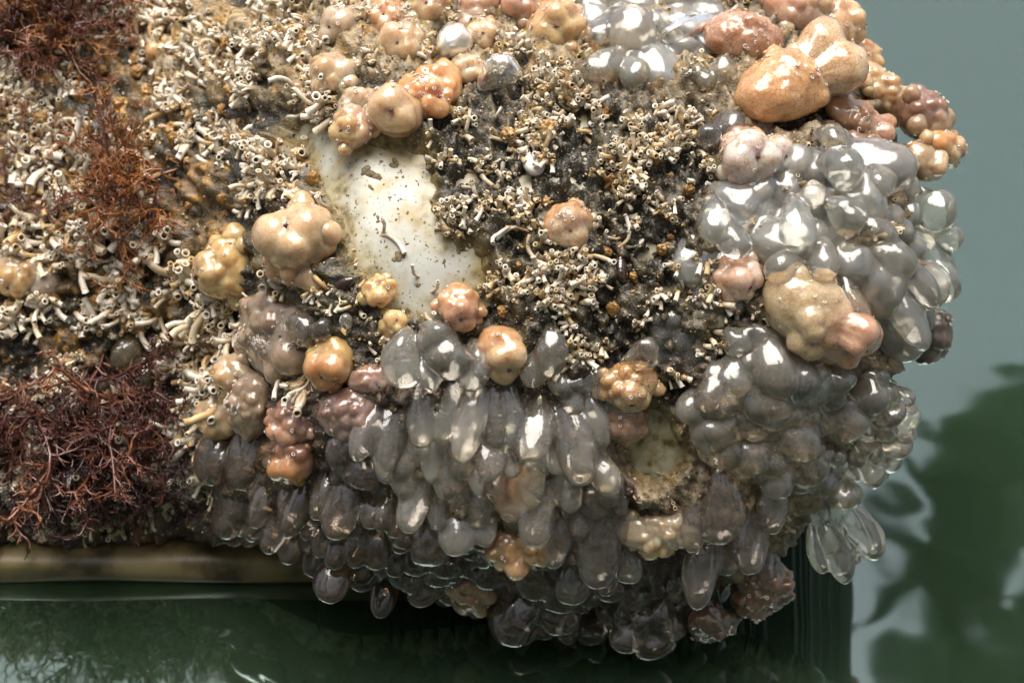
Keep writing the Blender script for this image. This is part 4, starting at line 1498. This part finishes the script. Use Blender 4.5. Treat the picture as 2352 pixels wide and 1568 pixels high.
def limb_mesh(name, pts, r0, r1, mat):
    vs, fs, k = [], [], 8
    pts = np.array(pts, float)
    for i, q in enumerate(pts):
        d = pts[min(i + 1, len(pts) - 1)] - pts[max(i - 1, 0)]; d /= np.linalg.norm(d)
        a = np.cross(d, [0.2, 0.9, 0.3]); a /= np.linalg.norm(a); b = np.cross(d, a)
        rr = lerp(r0, r1, i / (len(pts) - 1))
        for j in range(k): vs.append(q + rr * (a * math.cos(j * 6.2832 / k) + b * math.sin(j * 6.2832 / k)))
    for i in range(len(pts) - 1):
        for j in range(k): fs.append((i * k + j, i * k + (j + 1) % k, (i + 1) * k + (j + 1) % k, (i + 1) * k + j))
    return mesh_np(name, np.array(vs), fs, mat=mat)


def unseen_shade_tree(label, x, y, h, R, seed, nl=5000):
    r_ = np.random.default_rng(seed)
    root = link('unseen_shade_tree', None); root.location = (x, y, -0.3)
    link('trunk', limb_mesh('trunk', [(0, 0, 0), (0.1, 0, h * .25), (0, .1, h * .5), (.1, .1, h * .8)], .16, .05, M['bark']), root)
    cl = r_.normal(size=(26, 3)) * np.array([R * .5, R * .5, h * .2]) + np.array([0, 0, h * .62])
    for c in cl[:7]:
        link('limb', limb_mesh('limb', [(0, 0, h * .35), c * [.5, .5, .9], c], .06, .015, M['bark']), root)
    P = cl[r_.integers(26, size=nl)] + r_.normal(size=(nl, 3)) * R * .22
    P[:, 2] = np.abs(P[:, 2])
    D = r_.normal(size=(nl, 3)) * .5 + [0, 0, -.5]; D *= (r_.uniform(.12, .22, nl) / np.linalg.norm(D, axis=1))[:, None]
    v, f = leaf_quads(P, D, r_.uniform(.05, .09, nl), r_)
    link('crown', mesh_np('crown', v, f, smooth=False, mat=M['leaf']), root)
    tag(root, label, 'tree')


for k, (x, y, h, R, lab) in enumerate([(-4.2, -4.2, 5.6, 2.0, 'unseen bushy tree added to block light left of the jetty'), (-1.2, -5.0, 6.4, 2.2, 'unseen tall tree added to block light behind the jetty'),
                                       (2.2, -4.6, 6.0, 2.2, 'unseen broad tree added to block light right of the jetty'), (5.2, -3.2, 5.6, 2.0, 'unseen leafy tree added to block light from the right'),
                                       (-6.0, -1.5, 5.2, 1.9, 'unseen leafy tree added to block light from the left')]):
    unseen_shade_tree(lab, x, y, h, R, 200 + k)  # unseen trees, added to darken the side behind the camera
bk = mesh_np('bank', [(-14, -9, 1.0), (14, -9, 1.0), (14, -3.0, -0.5), (-14, -3.0, -0.5)], np.array([[0, 1, 2, 3]]), mat=M['leaf'])  # unseen slope, added to cut light from behind the camera
tag(link('bank', bk), 'unseen grassy bank added behind the jetty to block light', None, None, 'structure')


def mirror_pt(x, y, t):
    d = ray(x, y).normalized()
    k = -CAM.z / d.z
    return CAM + d * k + Vector((d.x, d.y, -d.z)) * t


LV = [(2440, 860, 2130, 1120, 190), (2440, 980, 2170, 1250, 190), (2230, 1230, 2050, 1020, 75), (2230, 1400, 1990, 1120, 85), (2300, 1090, 2140, 1560, 150),
      (2200, 1150, 2210, 1640, 150), (2330, 1060, 2290, 1290, 80), (2440, 1120, 2280, 1230, 90), (2110, 1300, 2010, 1440, 80), (1975, 1400, 1955, 1520, 38), (2400, 1440, 2120, 1680, 210),
      (2440, 1330, 2330, 1480, 110), (2480, 1500, 2200, 1640, 220), (2150, 1470, 2070, 1640, 120)]
br = link('overhanging_branch', None)
b0 = mirror_pt(2700, 1100, 3.2)
br.location = b0
tag(br, 'overhanging branch of long broad leaves mirrored in the water', 'branch')
tips = []
for i, (x0, y0, x1, y1, wd) in enumerate(LV):
    t = 3.0 + 0.07 * (i % 6)
    A, B = mirror_pt(x0, y0, t), mirror_pt(x1, y1, t - .1)
    u = S * (t + 1.1)
    ax = (B - A); L = ax.length; ax.normalize()
    vd = ((A + B) / 2 - Vector((0, 0.3, 0))).normalized()
    sd = ax.cross(vd).normalized(); nn = sd.cross(ax)
    n = 9; vs, fs = [], []
    for k in range(n + 1):
        q = k / n
        ww = wd * u * .5 * (math.sin(math.pi * min(1, .1 + .9 * q)) ** .7) * (1 if q < 1 else 0.05)
        c = A + ax * (L * q) + nn * (0.05 * L * math.sin(q * 3))
        for s_, z_ in ((-1, .12), (0, 0), (1, .12)): vs.append(tuple(c + sd * (s_ * ww) + nn * (z_ * ww) - b0))
    m0 = len(vs)
    vs += [tuple(Vector(q) - nn * .004) for q in vs]
    for k in range(n):
        for j in range(2):
            a = k * 3 + j
            fs.append((a, a + 3, a + 4, a + 1)); fs.append((m0 + a, m0 + a + 1, m0 + a + 4, m0 + a + 3))
    link('leaf', mesh_np('leaf', np.array(vs), fs, mat=M['leaf']), br)
    tips.append(A - b0)
for i, a in enumerate(tips[:6]):
    link('twig', limb_mesh('twig', [(0, 0, 0), tuple(a * .5 + Vector((0, 0, .12))), tuple(a)], .02, .008, M['bark']), br)
link('bough', limb_mesh('bough', [(0, 0, 0), (.8, .3, .2), (2.0, .5, .3), (3.2, .4, -.6), (3.4, .4, -2.6)], .03, .12, M['bark']), br)

# leafy boughs over the jetty: they notch the sky that the wet skins mirror
r_ = np.random.default_rng(77)
for b, (bx, lab) in enumerate([(-1.1, 'leafy bough arching over the left of the jetty'), (0.2, 'leafy bough arching over the middle of the jetty'), (1.3, 'leafy bough arching over the right of the jetty')]):
    root = link('leafy_bough', None); root.location = (bx, -2.6, 2.5)
    path = [(0, -2.2, -2.8), (0, -1.6, -.6), (0, -.6, .15), (0.1, .5, .2), (.15, 1.5, .1), (.1, 2.1, 0)]
    link('bough', limb_mesh('bough', path, .10, .02, M['bark']), root)
    for k in range(17):
        t = r_.uniform(.15, 1.0)
        A = Vector((0.1 * t, lerp(.2, 2.1, t), .1))
        ax = Vector((r_.normal() * .9, r_.uniform(.1, 1.0), r_.uniform(-.7, .1))).normalized()
        L = r_.uniform(.28, .55); wd = L * r_.uniform(.14, .2)
        sd = ax.cross(Vector((r_.normal() * .3, r_.normal() * .3, 1))).normalized(); nn = sd.cross(ax)
        n = 7; vs, fs = [], []
        for i in range(n + 1):
            q = i / n
            ww = wd * (math.sin(math.pi * min(1, .08 + .92 * q)) ** .7) if i < n else .002
            c = A + ax * (L * q) - Vector((0, 0, .25 * L * q * q))
            for s_, z_ in ((-1, .15), (0, 0), (1, .15)): vs.append(tuple(c + sd * (s_ * ww) + nn * (z_ * ww)))
        for i in range(n):
            for j in range(2): fs.append((i * 3 + j, i * 3 + j + 3, i * 3 + j + 4, i * 3 + j + 1))
        link('leaf', mesh_np('leaf', np.array(vs), fs, mat=M['leaf']), root)
    tag(root, lab, 'branch')
